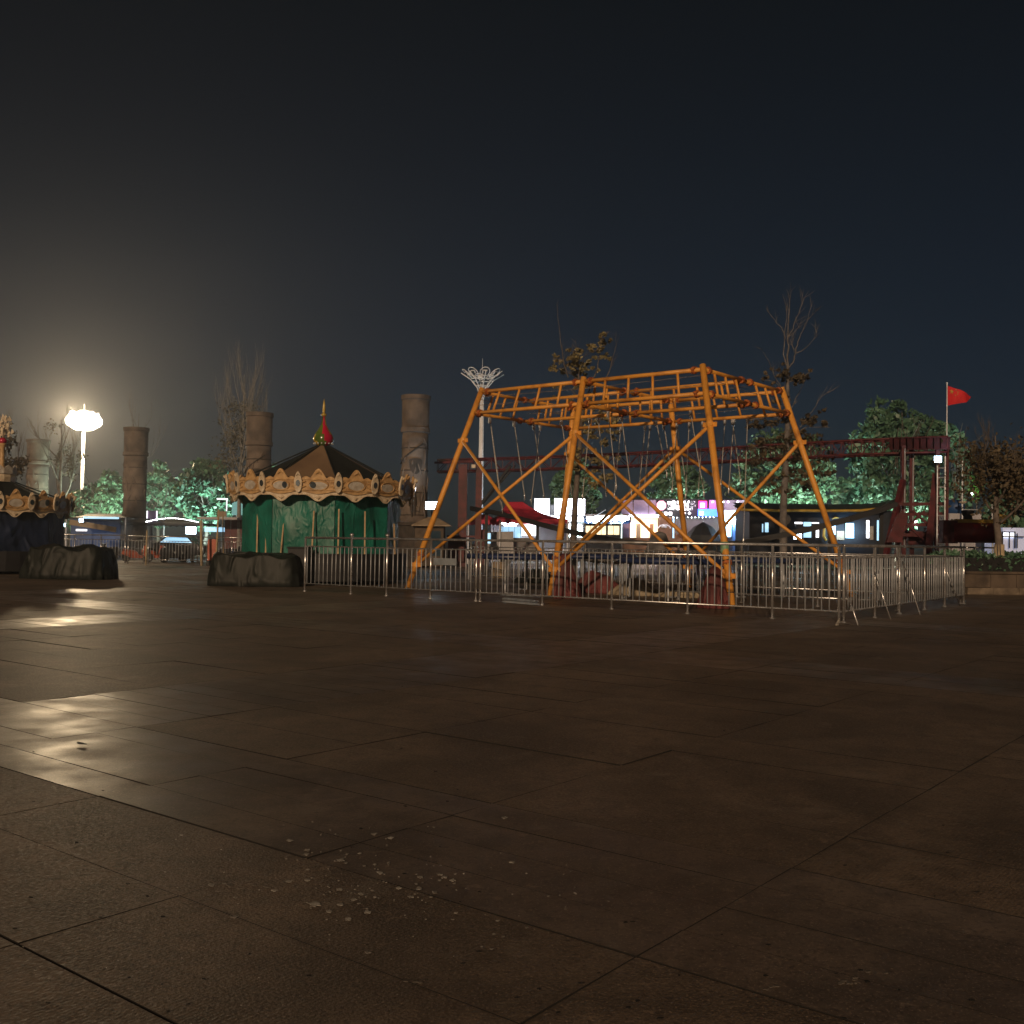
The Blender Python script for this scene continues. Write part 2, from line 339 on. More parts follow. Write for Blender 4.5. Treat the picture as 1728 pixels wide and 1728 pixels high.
c8 = c4+[p+V(0, 0, -0.05) for p in c4]
pb.raw(c8, [(0, 1, 2, 3), (7, 6, 5, 4), (0, 4, 5, 1), (1, 5, 6, 2), (2, 6, 7, 3), (3, 7, 4, 0)])
plaza = tag(pb.build('pavement', M['joint'], loc=(0, 0, 0)), None, None, kind='structure')
slabs = []
for i in range(-30, 16):
    for j in range(-10, 106):
        smooth = ((i+4) % 5 == 0) or (j % 12 in (0, 1))
        u0 = U0_+DU*i; v0 = V0_+DV*j
        for q in range(2 if smooth else 1):
            va, vb = (v0, v0+DV) if not smooth else (v0+DV*q/2, v0+DV*(q+1)/2)
            gu0 = 0.0022; gv = 0.0012
            ga = 0.0055 if (j % 2 == 0 and q == 0) else gv; gb = 0.0055 if (j % 2 == 1 and (q == 1 or not smooth)) else gv
            slabs.append((u0+gu0, u0+DU-gu0, va+ga, vb-gb, smooth))
def slabgeo(sl):
    a, b, c, d, sm = sl; e = 0.002; tilt = 0.0012 if sm else 0.0018
    h = [random.gauss(0, tilt) for _ in range(4)]; dz = random.gauss(0, 0.0008)
    lo = [uv(x, y, -0.0295) for x, y in ((a, c), (b, c), (b, d), (a, d))]
    mid = [uv(x, y, -e+dz+h[k]) for k, (x, y) in enumerate(((a, c), (b, c), (b, d), (a, d)))]
    top = [uv(x, y, dz+h[k]) for k, (x, y) in enumerate(((a+e, c+e), (b-e, c+e), (b-e, d-e), (a+e, d-e)))]
    fs = [(8, 9, 10, 11)]
    for k in range(4): n_ = (k+1) % 4; fs += [(k, n_, n_+4, k+4), (k+4, n_+4, n_+8, k+8)]
    return lo+mid+top, fs
def inview(sl):
    p = uv((sl[0]+sl[1])/2, (sl[2]+sl[3])/2)
    if p.y < 1.5: return None
    if p.y < 3 and abs(p.x) < 3.2: return p.y
    x = pxof(p); m_ = 1100/p.y
    return p.y if -m_ < x < 1728+m_ and p.y > 2.4 else None
vis = sorted([(inview(s_), k) for k, s_ in enumerate(slabs) if inview(s_) is not None])
near = set(k for _, k in vis[:300]); farm = MB()
for k, s_ in enumerate(slabs):
    vs, fs = slabgeo(s_)
    if k in near:
        o = MB(); o.raw(vs, fs[:1]); o.raw(vs, fs[1:], 1); o.build('paving_slab', [M['psmooth'] if s_[4] else M['prough'], M['joint']], plaza, loc=uv((s_[0]+s_[1])/2, (s_[2]+s_[3])/2))
    else: farm.raw(vs[8:], [(0, 1, 2, 3)], 1 if s_[4] else 0); farm.raw(vs, fs[1:], 2)
farm.build('far_paving_slabs', [M['prough'], M['psmooth'], M['joint']], plaza)['kind'] = 'stuff'

# dry splashes on the paving
def blot(px, py, w_, h_, name='splash', mt='paper'):
    b = MB(); c = gr(px, py, 0.0045); n = 14; pts = []
    for k in range(n):
        a = 2*PI*k/n; r = random.uniform(0.45, 1.1)
        q = gr(px+math.cos(a)*w_/2*r, py+math.sin(a)*h_/2*r, 0.0045); pts.append(q)
    top = [p+V(0, 0, 0.0012) for p in pts]
    b.raw([c+V(0, 0, 0.0016)]+top+pts, [(0, 1+k, 1+(k+1) % n) for k in range(n)]+[(1+k, 1+n+k, 1+n+(k+1) % n, 1+(k+1) % n) for k in range(n)]); return b
for (px, py, w_, h_, lab) in ((530, 1526, 26, 11, 'larger pale grey dried splash on the dark paving in the foreground'), (620, 1539, 15, 6, 'smaller pale dried splash just right of the larger one on the paving')):
    tag(blot(px, py, w_, h_).build('splash', M['paper']), lab, 'stain', 'pale splashes on the foreground paving')
sp = MB()
def addblot(px, py, w_, h_):
    b = blot(px, py, w_, h_); sp.raw(b.v, b.f)
for _ in range(150):
    a = random.gauss(0, 1); b = random.gauss(0, 1)
    s_ = random.choice((0.7, 1, 1, 1.8, 3.2)); addblot(640+a*120+b*10, 1490+b*52+a*8, 3.8*s_, 1.7*s_)
for _ in range(30): addblot(random.uniform(30, 700), random.uniform(1380, 1700), random.uniform(2, 4), 1.5)
for _ in range(10): addblot(random.gauss(950, 30), random.gauss(1490, 25), random.uniform(3, 5), 2)
tag(sp.build('splash_specks', M['paper']), 'scattered pale specks dried on the foreground paving', 'stains', kind='stuff')
sp = MB()
for (px, py, w_, h_, n_) in ((410, 1492, 70, 22, 9), (1450, 1652, 80, 22, 9), (700, 1655, 30, 8, 3), (1300, 1668, 30, 8, 3)):
    for _ in range(n_): addblot(random.gauss(px, w_/3), random.gauss(py, h_/3), random.uniform(5, 16), random.uniform(2, 5))
tag(sp.build('faint_stains', M['drygrey']), 'faint grey dried stains on the foreground paving', 'stains', kind='stuff')
ds = MB(); sp = ds
for _ in range(70):
    px = random.uniform(0, 1728); py = 1120+600*random.random()**.8; k_ = (py-900)/500; addblot(px, py, random.uniform(3, 9)*k_, random.uniform(1.2, 3.2)*k_)
tag(ds.build('dark_spots', M['joint']), 'small dark gum spots scattered over the paving', 'stains', kind='stuff')
lf = MB(); p = gr(138, 1256, 0.012); lf.grid(lambda a, b: p+E1*(a-.5)*0.13+N1*(b-.5)*0.05*math.sin(PI*min(max(a, .08), .92))+V(0, 0, 0.012*abs(a-.5)+0.008*abs(b-.5)), 6, 3)
tag(lf.build('fallen_leaf', M['black']), 'single dark fallen leaf on the shiny smooth slab at left', 'leaf')

# ================================================================== ORANGE RIDE FRAME
FT = -0.6794; FE = V(math.cos(FT), math.sin(FT), 0); FN = V(-math.sin(FT), math.cos(FT), 0); FC = V(3.3813, 30.6204, 0)
FA, FB, TA, TB, FH, FL = 5.2756, 3.7269, 3.685, 2.3378, 5.964, 5.2671
def fb(i, j, z=0.0):
    t = z/FH; return FC+FE*i*(FA*(1-t)+TA*t)+FN*j*(FB*(1-t)+TB*t)+V(0, 0, z)
fr = thing('swing_frame', FC, 'tall orange steel pipe frame on splayed legs behind the metal railings', 'ride frame')
def ftube(name, a, b, r, n=12, mt='orange'):
    x = MB(); x.tube([a, b], r, n); return x.build(name, M[mt], fr, smooth=False if n < 8 else True)
def flange(p, d, r=0.13, th=0.05):
    x = MB(); d = Vector(d).normalized(); x.tube([p-d*th, p+d*th], r, 10)
    for k in range(4):
        a = k*PI/2+.4; u = d.orthogonal().normalized(); v = d.cross(u); c = p+(u*math.cos(a)+v*math.sin(a))*r*0.78; x.tube([c-d*(th+.03), c+d*(th+.03)], 0.022, 5)
    x.build('flange', M['flange'], fr)
ends = {}
for i in (-1, 0, 1):
    for j in (-1, 1):
        lg = MB(); lg.tube([fb(i, j, 0.03), fb(i, j, FH+0.06)], 0.084, 14)
        lo = lg.build('leg', M['orange'], fr, smooth=True)
        bp_ = MB(); bp_.box(fb(i, j, 0.02), (0.30, 0.30, 0.035), FT)
        for sx in (-1, 1):
            for sy in (-1, 1): bp_.tube([fb(i, j, 0.03)+FE*sx*.115+FN*sy*.115, fb(i, j, 0.09)+FE*sx*.115+FN*sy*.115], 0.02, 6)
        bp_.build('base_plate', M['stone_dark'], lo)
        flange(fb(i, j, 1.05), fb(i, j, 2)-fb(i, j, 0), 0.12, 0.03)
# longitudinal trusses: front, middle, back; cross trusses: left end, middle, right end
def truss(A, B, nseg, rr=0.056, skip_ends=True):
    """A,B give a point at a height"""
    for z, nm, r in ((FH-0.06, 'upper_chord', rr), (FL, 'lower_chord', rr*0.95)):
        a, b = A(z), B(z); d = (b-a).normalized(); ftube(nm, a, b, r)
        flange(a+d*0.26, d, 0.10, 0.035); flange(b-d*0.26, d, 0.10, 0.035)
    for k in range(1, nseg):
        t = k/nseg; a = A(FH-0.09).lerp(B(FH-0.09), t); b = A(FL).lerp(B(FL), t); ftube('strut', a, b, 0.036, 8)
for j in (-1, 0, 1):
    for i in (-1, 0):
        truss(lambda z, i=i, j=j: fb(i, j, z), lambda z, i=i, j=j: fb(i+1, j, z), 5)
for i in (-1, 0, 1):
    for j in (-1, 0):
        truss(lambda z, i=i, j=j: fb(i, j, z)+V(0, 0, -0.0), lambda z, i=i, j=j: fb(i, j+1, z)+V(0, 0, -0.0), 4, 0.052)
for j in (-1, 1):       # crossed braces on both long sides
    for i in (-1, 0, 1):
        for z_ in (4.45, 0.75):
            x = MB(); q = fb(i, j, z_); d_ = (fb(i, j, 2)-fb(i, j, 0)).normalized(); x.tube([q-d_*.06, q+d_*.06], .096, 12)
            for e_ in (-1, 1):
                x.box(q+FE*e_*.13, (.13, .016, .12), FT)
                for bz in (-.05, .05): x.tube([q+FE*e_*.17+V(0, 0, bz)-FN*.03, q+FE*e_*.17+V(0, 0, bz)+FN*.03], .014, 6)
            x.build('bolted_collar', M['orange'], fr)
    for i in (-1, 0):
        o_ = FN*j*0.03
        ftube('brace', fb(i, j, 4.45)+o_, fb(i+1, j, 0.75)+o_, 0.050, 10); ftube('brace', fb(i+1, j, 4.45)-o_, fb(i, j, 0.75)-o_, 0.050, 10)
cb = MB()
for j in (-1, 0, 1):
    for z in (5.5, 5.75): cb.tube([fb(-1, j, z), fb(0, j, z-.05), fb(1, j, z)], 0.008, 5)
for i in (-1, 1): cb.tube([fb(i, -1, 5.7), fb(i, 0, 5.6), fb(i, 1, 5.7)], 0.008, 5)
cb.build('steel_cable', M['steel'], fr)
lb = MB(); q = fb(1, -1, 1.42); lb.lathe(q, [(0.101, -0.13), (0.101, 0.13)], 16); lb.build('sticker', M['labelgreen'], fr)
for z in (0.35, 0.75, 1.1):
    x = MB(); q = fb(1, -1, z); d = (fb(1, -1, 2)-fb(1, -1, 0)).normalized(); x.tube([q-d*.012, q+d*.012], 0.094, 12); x.build('band', M['black'], fr)
# ropes hanging from the lower beams
LINES = [(fb(a, b, FL), fb(c, d, FL)) for a, b, c, d in [(-1, -1, 1, -1), (-1, 0, 1, 0), (-1, 1, 1, 1), (-1, -1, -1, 1), (0, -1, 0, 1), (1, -1, 1, 1)]]
def snap(p):
    best = None
    for a, b in LINES:
        d = b-a; t = max(0.06, min(0.94, (p-a).dot(d)/d.dot(d))); q = a+d*t
        if best is None or (q-p).length < (best-p).length: best = q
    return best
ropes = [(819, 702, 840, 860), (854, 699, 872, 845), (890, 706, 908, 838), (902, 713, 919, 836), (924, 702, 941, 830), (895, 716, 880, 846), (1002, 700, 1016, 832), (1010, 705, 998, 838), (1032, 690, 1046, 820), (1042, 697, 1059, 832),
         (1040, 716, 1029, 835), (1075, 712, 1064, 832), (1080, 708, 1098, 800), (1108, 716, 1098, 826), (1118, 712, 1131, 800), (1148, 712, 1140, 826), (1158, 714, 1175, 826), (1168, 690, 1191, 832), (1196, 716, 1190, 836), (1225, 716, 1218, 832),
         (1242, 705, 1233, 826), (1243, 706, 1257, 812), (1264, 714, 1257, 818), (1303, 712, 1296, 912)]
ropes.sort(key=lambda r: r[0])
ORD = ['leftmost', 'second', 'third', 'fourth', 'fifth', 'sixth', 'seventh', 'eighth', 'ninth', 'tenth', 'eleventh', 'twelfth', 'thirteenth', 'fourteenth', 'fifteenth', 'sixteenth', 'seventeenth', 'eighteenth', 'nineteenth', 'twentieth', 'twenty-first', 'twenty-second', 'twenty-third', 'rightmost']
for k, (x0, y0, x1, y1) in enumerate(ropes):
    D = (FL-CH)*FPX/(hz(x0)-y0); a = snap(at(x0, y0, D)); a.z = FL-0.05; D = a.y
    q = at(pxof(a)+(x1-x0), y1, D-0.15); q.z = max(q.z, 0.3)
    x = MB(); L_ = [a.lerp(q, t)+V(0, 0, 0) for t in (0, .2, .4, .6, .8, 1)]; x.tube(L_, 0.0125, 6)
    t = tag(x.build('bungee_rope', M['rope'], loc=(a.x, a.y, a.z)), ('pale thin rope hanging from the orange frame, the %s counted from the left' % ORD[k] if 0 < k < 23 else 'pale thin rope hanging from the orange frame, %s of all the ropes' % ORD[k]), 'rope', 'ropes hanging from the orange frame')
    h = MB(); h.tube([a+V(0, 0, 0.0), a+V(0, 0, -0.18)], [0.05, 0.04], 8); h.build('pulley', M['steel'], t)
    h = MB(); h.tube([q+V(0, 0, .05), q, q-V(0, 0, .12)], [0.015, .028, .012], 6); h.build('hook', M['steel'], t)
# bundles of cloth over the winches at the leg feet
def bundle(name, c, sx, sy, h, rot, mt, label, cat, folds=9, amp=0.10, box=3.0, seed=1, parent=None, top=0.65, build=True, lean=(0, 0), group=None):
    r_ = random.Random(seed); ph = [r_.uniform(0, 6.28) for _ in range(8)]; R = Matrix.Rotation(rot, 3, 'Z'); c = Vector(c)
    NU, NV = 144, 34
    def ridge(q): return 1-2*abs(math.sin(q))**.6
    def F(a, b):
        th = 2*PI*a; s_ = min(1.0, b/0.45); dn = max(0.0, (b-0.45)/0.55)
        ct, st = math.cos(th), math.sin(th); se = (abs(ct)**box+abs(st)**box)**(-1/box)
        tw = th+.10*math.sin(3*dn+ph[6])+.07*math.sin(2*th+ph[7])
        f = ridge(folds*.5*tw+ph[0])*.5+ridge(folds*.85*round(folds)/folds*tw+ph[1]+dn)*.28+math.sin(round(folds*2.9)*tw+ph[2])*.22
        fin = min(1, (1-abs(2*a-1))*12)            # fold amplitude fades at the seam so the cloth closes
        f *= .25+.75*fin
        rad = se*(s_*top+dn*(1-top)+amp*f*dn**1.2*(1.15-.35*dn)+.05*amp*math.sin(9*dn+5*th))
        x = ct*rad*sx; y = st*rad*sy
        prof = 1-0.06*s_**3-0.90*(dn**(1.25 if box > 2.5 else .95))
        z = h*prof
        z += h*(1-dn)*((0.03 if box > 4 else .085)*math.sin(x*2.3+ph[3])*math.cos(y*2.9+ph[4])+.045*math.sin(x*5+y*4+ph[5])+.028*ridge(x*3.1-y*2.2+ph[6])+.018*ridge(x*6.3+y*5.2+ph[2]))
        z += .03*h*ridge(7*dn+3*math.sin(3*th))*dn*(1-dn)
        z = max(z, 0.006)
        if b > 0.93: z = 0.008
        return c+R@V(x+lean[0]*z/h, y+lean[1]*z/h, z)
    x = MB(); x.grid(F, NU, NV)
    # join the seam
    o = x.build(name, M[mt], parent, smooth=True)
    if parent is None: tag(o, label, cat, group)
    return o
p = fb(0, -1, 0); bundle('cloth_cover', p+V(0.35, 0.25, 0), 0.50, 0.5, 1.1, 0.4, 'rtarp', 'faded red cloth wrapped round the foot of the middle front leg', 'cloth', 6, .16, 2.2, 3, top=.3)
p = fb(1, -1, 0); bundle('cloth_cover', p+V(-0.40, 0.15, 0), 0.42, 0.42, 0.98, 0.4, 'rtarp', 'dull red cloth bundle leaning on the front right leg of the orange frame', 'cloth', 8, .12, 2.2, 5, top=.35)
bundle('cloth_heap', gr(1010, 1002)+V(0, .5, 0), 0.95, 0.5, 0.62, -0.5, 'rtarp', 'low heap of crumpled red cloth right of the middle front leg', 'cloth', 7, .2, 2.2, 7, top=.4)
bundle('cloth_heap', gr(1075, 1006)+V(0, .4, 0), 0.85, 0.5, 0.50, -0.5, 'beigecloth', 'beige canvas crumpled on the ground inside the railings', 'cloth', 6, .22, 2.1, 8, top=.35)
bundle('cloth_heap', gr(1150, 1010)+V(0, .5, 0), 0.75, 0.4, 0.36, -0.5, 'beigecloth', 'smaller beige cloth heap close to the front right red bundle', 'cloth', 7, .2, 2.1, 9, top=.35)
bundle('cloth_heap', gr(905, 985)+V(0, .6, 0), 0.95, 0.6, 0.5, -0.4, 'ktarp', 'black tarpaulin heap inside the railings left of the middle front leg', 'tarpaulin', 7, .2, 2.1, 10, top=.35)

# trampolines, one in each bay of the frame
def trampoline(c, label):
    t = thing('trampoline', c, label, 'trampoline', 'trampolines inside the orange frame')
    R_ = 1.45; z = 1.02
    r1 = MB(); r1.tube([c+V(R_*math.cos(a), R_*math.sin(a)*0.82, z) for a in np.linspace(0, 2*PI, 37)], 0.055, 8, cap=False); r1.build('ring', M['galv'], t, smooth=True)
    r2 = MB()
    r2.lathe(c+V(0, 0, z), [(R_-.28, .02), (R_-.26, .06), (R_+.03, .09), (R_+.10, .02), (R_+.06, -.05)], 36, sq=0.82); r2.build('safety_pad', M['navy'], t, smooth=True)
    r3 = MB(); r3.lathe(c+V(0, 0, z), [(0.001, -.03), (R_-.27, .0), (R_-.27, -0.01), (0.001, -.04)], 32, sq=0.82); r3.build('jumping_bed', M['mat'], t)
    for k in range(6):
        a = k*PI/3+.3; q = c+V(R_*math.cos(a), R_*.82*math.sin(a), 0); x = MB(); x.tube([q+V(0, 0, z-.04), q+V(0, 0, .03), q*1+V(-.25*math.sin(a), .25*math.cos(a), .03)], 0.03, 8); x.build('leg', M['galv'], t, smooth=True)
    return t
for (i, j, lab) in ((-.5, -.5, 'round trampoline with navy pad in the front left bay of the frame'), (.5, -.5, 'round trampoline with navy pad in the front right bay of the frame'),
                    (-.5, .5, 'round trampoline with navy pad in the rear left bay of the frame'), (.5, .5, 'round trampoline with navy pad in the rear right bay of the frame')):
    trampoline(fb(i, j, 0), lab)
# cylinder box and small board inside the railings
x = thing('cable_drum', gr(842, 975), 'beige upright drum behind the railings left of the middle leg', 'drum'); q = gr(842, 975)
b = MB(); b.lathe(q, [(.30, 0), (.31, .04), (.29, .08), (.29, .55), (.31, .6), (.30, .64), (0.001, .64)], 20); b.build('drum_body', M['tanpanel'], x, smooth=False)
b = MB(); b.beam(q+V(-.38, -.32, .42), q+V(.3, -.32, .28), .03); b.build('strap', M['black'], x)
q = gr(752, 1006); t = thing('grey_board', q+V(0, .12, 0), 'small pale grey board fixed on the railings near the left leg', 'board')

# ================================================================== RAILINGS
FTH = -0.639; fe = V(math.cos(FTH), math.sin(FTH), 0); fn = V(-math.sin(FTH), math.cos(FTH), 0); FX = V(6.4213, 20.3973, 0); FHT = 1.50
bal = {}
def balmesh(h, r=0.0135):
    key = (round(h, 3), r)
    if key not in bal:
        x = MB(); x.tube([(0, 0, 0), (0, 0, h)], r, 8); me = bpy.data.meshes.new('baluster'); me.from_pydata(x.v, [], x.f); me.materials.append(M['galv'])
        me.polygons.foreach_set('use_smooth', [len(p.vertices) == 4 for p in me.polygons]); bal[key] = me
    return bal[key]
def railing(A, B, posts, label, spacing=0.162, H=FHT, low=0.22, mid=0.24, name='metal_railing', balls=(), group='metal railings round the rides', thick=0.032, ext=0.35):
    A = Vector(A); B = Vector(B); L_ = (B-A).length; d = (B-A)/L_
    t = thing(name, A, label, 'railing', group)
    for z, r in ((H, thick), (H-mid, 0.018), (low, 0.018)):
        x = MB(); x.tube([A+V(0, 0, z), B+V(0, 0, z)], r, 10); x.build('rail', M['steel'], t, smooth=True)
    for s_ in posts:
        q = A+d*s_; x = MB(); hh = H+(0.07 if s_ in balls else -0.01); x.tube([q+V(0, 0, 0.0), q+V(0, 0, hh)], 0.030, 10); po = x.build('post', M['steel'], t, smooth=True)
        x = MB(); x.lathe(q, [(.055, .0), (.055, .012), (.034, .03)], 10); x.build('foot', M['steel'], po)
        if s_ in balls:
            x = MB(); x.lathe(q+V(0, 0, H+.06), [(.03, 0), (.055, .012), (.06, .035), (.04, .07), (.001, .085)], 10); x.build('cap', M['steel'], po, smooth=True)
    n = int(L_/spacing); h = H-mid-low
    for k in range(n):
        s_ = (k+.5)*L_/n
        if min([abs(s_-p_) for p_ in posts] or [9]) < 0.07: continue
        q = A+d*(s_+random.uniform(-.006, .006)); o = bpy.data.objects.new('baluster', balmesh(h)); COL.objects.link(o); o.location = q+V(0, 0, low)-A; o.parent = t
        o.rotation_euler = (random.gauss(0, .004), random.gauss(0, .004), 0)
    return t
A = FX-fe*15.1909; B = FX
def s_at(px, A=A, d=fe, L_=15.19):
    lo, hi = 0.0, L_
    for _ in range(40):
        m_ = (lo+hi)/2
        if (pxof(A+d*m_)-px)*(pxof(A+d*hi)-pxof(A)) < 0: lo = m_
        else: hi = m_
    return (lo+hi)/2
ps = [s_at(x) for x in (592, 652, 726, 803, 810, 915, 1032, 1160, 1303)]
railing(A, B, [0.0]+ps+[15.19-.06], 'long metal railing along the front of the orange frame', balls=(ps[0], ps[1]))
Cc = FX+fn*9.5166
railing(FX+fn*0.10, Cc, [0.0, 1.9, 3.6, 5.6, 7.4, 9.3], 'metal railing running back from the near corner, propped by slanting rods', spacing=0.165, group='metal railings round the rides')
railing(Cc, Cc-fe*17, [0.1, 2.4, 4.8, 7.2, 9.6, 12, 14.4, 16.9], 'metal railing closing the back of the frame enclosure')
railing(FX+fn*4.9-fe*.3, FX+fn*4.9-fe*6.2, [0.1, 2.0, 4.0, 5.8], 'inner metal railing behind the right leg of the orange frame', spacing=0.15)
gate = railing(xg(1600, 38.5), xg(1690, 38.5), [0.1, .95, 1.85], 'far metal railing beyond the enclosure in front of the red locomotive')
# slanting props
sr_ = [o for o in bpy.data.objects if o.get('label', '').startswith('metal railing running back')][0]
for k, (a0, b0, a1, b1) in enumerate(((1424, 985, 1448, 1055), (1475, 963, 1503, 1045), (1523, 947, 1553, 1038), (1598, 965, 1620, 1022))):
    s_ = s_at(a0, FX, fn, 9.5); base = FX+fn*s_; top = at(a0, b0, base.y); g1 = gr(a1, b1)
    x = MB(); x.tube([top, g1], 0.014, 8); x.build('prop_rod', M['steel'], sr_, smooth=True)
x = MB(); p = gr(1413, 1055); x.tube([p+V(0.06, .08, .12), p+V(0, 0, .012), p+V(-.04, -.05, .01)], [.012, .03, .02], 8)
tag(x.build('ground_bag', M['paper']), 'small white scrap lying at the foot of the near fence corner', 'scrap')
# little board on the rail
q = A+fe*s_at(752); b = MB(); b.box(q-fn*0.05+V(0, 0, .95), (0.74, 0.02, 0.17), FTH); b.build('board_face', M['alu'], t)
t.location = (q.x, q.y, 0); t.children[0].location = Vector((0, 0, 0)); 
for o in t.children: o.data.transform(Matrix.Translation(-(Vector((q.x, q.y, 0))-(gr(752, 1006)+V(0, .12, 0)))))
# aluminium ramp planks in front of the railings
for k, (x0, y0, x1, y1, lab) in enumerate(((846, 1005, 903, 1007, 'pale metal plank lying half under the railings'), (851, 1012, 905, 1017, 'middle pale metal plank on the ground before the railings'), (852, 1017, 906, 1022, 'nearest pale metal plank on the ground before the railings'))):
    a, b_ = gr(x0, y0), gr(x1, y1); x = MB(); x.beam(a+V(0, 0, .03), b_+V(0, 0, .03), 0.16, 0.035)
    x.beam(a+V(0, 0, .052), b_+V(0, 0, .052), 0.03, 0.008)
    tag(x.build('metal_plank', M['alu']), lab, 'plank', 'metal planks before the railings')
# railings far left
a = xg(-30, 56); b_ = xg(212, 56)
railing(a, b_, [0.3, 1.72, 2.55, 4.9, 6.3, 7.6], 'far left metal railing in front of the blue sided carousel', spacing=0.16, H=1.48, balls=(1.72, 2.55))
a = xg(214, 55); b_ = xg(335, 55); railing(a, b_, [0.05, .85, 1.1, 3.7], 'metal railing before the parked scooters at left', spacing=0.16, H=1.45)
a = xg(340, 56); b_ = xg(440, 56); railing(a, b_, [0.05, 1.6, 3.0], 'metal railing between the wooden posts and the green carousel', spacing=0.16, H=1.45)

# ================================================================== CAROUSELS
def carousel(C, R, zf, zapex, sidemat, name, label, rot, roofcols, side_r, zplat, finial):
    t = thing(name, C, label, 'carousel')
    n = 8
    # roof: eight canvas gores
    for k in range(n):
        a0 = rot+2*PI*k/n-PI/n; a1 = a0+2*PI/n
        x = MB(); Rr = R*0.985; seg = 6
        rings = []
        for s_ in range(seg+1):
            u = s_/seg; r = 0.16+(Rr-0.16)*u; z = zapex+(zf+.36-zapex)*u-0.07*math.sin(PI*u)
            rings.append((V(C.x+r*math.cos(a0), C.y+r*math.sin(a0), z), V(C.x+r*math.cos(a1), C.y+r*math.sin(a1), z)))
        vs = []; fs = []
        for p0, p1 in rings: 
            mid = (p0+p1)/2-V(0, 0, 0.035*(p0-p1).length/2); vs += [p0, mid, p1]
        for s_ in range(seg): b0 = s_*3; fs += [(b0, b0+3, b0+4, b0+1), (b0+1, b0+4, b0+5, b0+2)]
        x.raw(vs, fs); x.build('roof_panel', M[roofcols[k % len(roofcols)]], t)
        x = MB(); x.tube([rings[0][0]+V(0, 0, .01), rings[-1][0]+V(0, 0, .01)], .025, 6); x.build('roof_seam', M['darkcanvas'], t)
    # frieze of 16 panels with medallions, emblems between them and a scalloped valance
    NP = 16; wd = 2*R*math.tan(PI/NP)
    def tpl(kind):
        x = MB(); F = lambda X, Y, Z: V(X, Y, Z); y0 = 0
        if kind == 'frieze_panel':
            pts = []; hw = wd/2*1.004
            bot = [(hw*s_, 0.02-0.09*math.cos(s_*PI/2)**2) for s_ in np.linspace(-1, 1, 17)]
            def topf(s_):
                a = abs(s_); return 0.43+0.30*max(0, math.cos(min(1, a/0.42)*PI/2))**1.3+0.055*math.sin(min(1, max(0, (a-.42)/.40))*PI)
            top = [(hw*s_, topf(s_)) for s_ in np.linspace(1, -1, 33)]
            x.prism(bot+top, 0.06, F)
            for zz in (0.39, 0.06): x.beam((-hw, -.045, zz), (hw, -.045, zz), 0.03, 0.03)
            for sgn in (-1, 1):
                for zz in (0.15, 0.30): x.tube([(sgn*hw*.62, -.045, zz+.03), (sgn*hw*.78, -.06, zz), (sgn*hw*.92, -.045, zz+.03)], [0.012, .026, .012], 6)
            x.tube([(hw*.5*math.cos(a), -.05, .22+.17*math.sin(a)) for a in np.linspace(0, 2*PI, 21)], .022, 6, cap=False)
            x.tube([(-.09, -.045, .56), (0, -.06, .64), (.09, -.045, .56)], [.02, .04, .02], 6)
            return x, 'gold'
        if kind == 'medallion':
            x.prism([(wd/2*.46*math.cos(a), .22+.145*math.sin(a)) for a in np.linspace(0, 2*PI, 24, endpoint=False)], 0.03, lambda X, Y, Z: V(X, Y-.045, Z)); return x, 'medal'
        if kind == 'emblem':
            pts = [(0.125*math.sin(a)*(1.0 if math.cos(a) > -.0 else 1.0), 0.27-0.27*math.cos(a)) for a in np.linspace(0, PI, 10)]
            out = []
            for a in np.linspace(0, 2*PI, 26, endpoint=False):
                s_, c_ = math.sin(a), math.cos(a); out.append((0.125*s_*(1-.35*max(0, c_)**2), .27-.29*-c_*(1.25 if c_ > 0 else 1.0)))
            x.prism(out, 0.06, lambda X, Y, Z: V(X, Y-.07, Z))
            x.tube([(-.05, -.11, .50), (0, -.13, .57), (.05, -.11, .50)], [.015, .035, .015], 6); return x, 'cream'
        if kind == 'mirror':
            x.prism([(.068*math.cos(a), .27+.10*math.sin(a)) for a in np.linspace(0, 2*PI, 16, endpoint=False)], .02, lambda X, Y, Z: V(X, Y-.108, Z)); return x, 'mirror'
        if kind == 'valance':
            hw = wd/2*.985
            bot = [(hw*s_, -0.17-0.10*math.cos(s_*PI)-0.035*math.cos(2*s_*PI)) for s_ in np.linspace(-1, 1, 33)]
            x.prism(bot+[(hw, 0.04), (-hw, 0.04)], .035, F)
            x.tube([(a, -.028, b+.012) for a, b in bot], .017, 6)
            x.tube([(-.10, -.025, -.16), (0, -.045, -.21), (.10, -.025, -.16)], [.01, .035, .01], 6); return x, 'cream'
    T = {}
    for kd in ('frieze_panel', 'medallion', 'emblem', 'mirror', 'valance'):
        x, mt = tpl(kd); me = bpy.data.meshes.new(kd); me.from_pydata(x.v, [], x.f); me.materials.append(M[mt]); T[kd] = me
    def put(kd, parent, r, a, z):
        o = bpy.data.objects.new(kd, T[kd]); COL.objects.link(o); o.parent = parent
        return o
    for k in range(NP):
        a = rot+2*PI*(k+.5)/NP
        o = put('frieze_panel', t, R, a, zf); o.location = V(R*math.cos(a), R*math.sin(a), zf); o.rotation_euler = (0.10, 0, a+PI/2)
        md = put('medallion', o, 0, 0, 0); md.scale = (random.uniform(.9, 1.1), 1, random.uniform(.85, 1.1)); md.rotation_euler = (0, random.gauss(0, .06), 0)
        if random.random() < .3: b_ = put('mirror', md, 0, 0, 0); b_.location = (random.choice((-.16, .16)), .03, -.06); b_.scale = (1.3, 1, 1.15)
        v = put('valance', t, R, a, zf); v.location = V((R-.04)*math.cos(a), (R-.04)*math.sin(a), zf); v.rotation_euler = (0, 0, a+PI/2+random.gauss(0, .015))
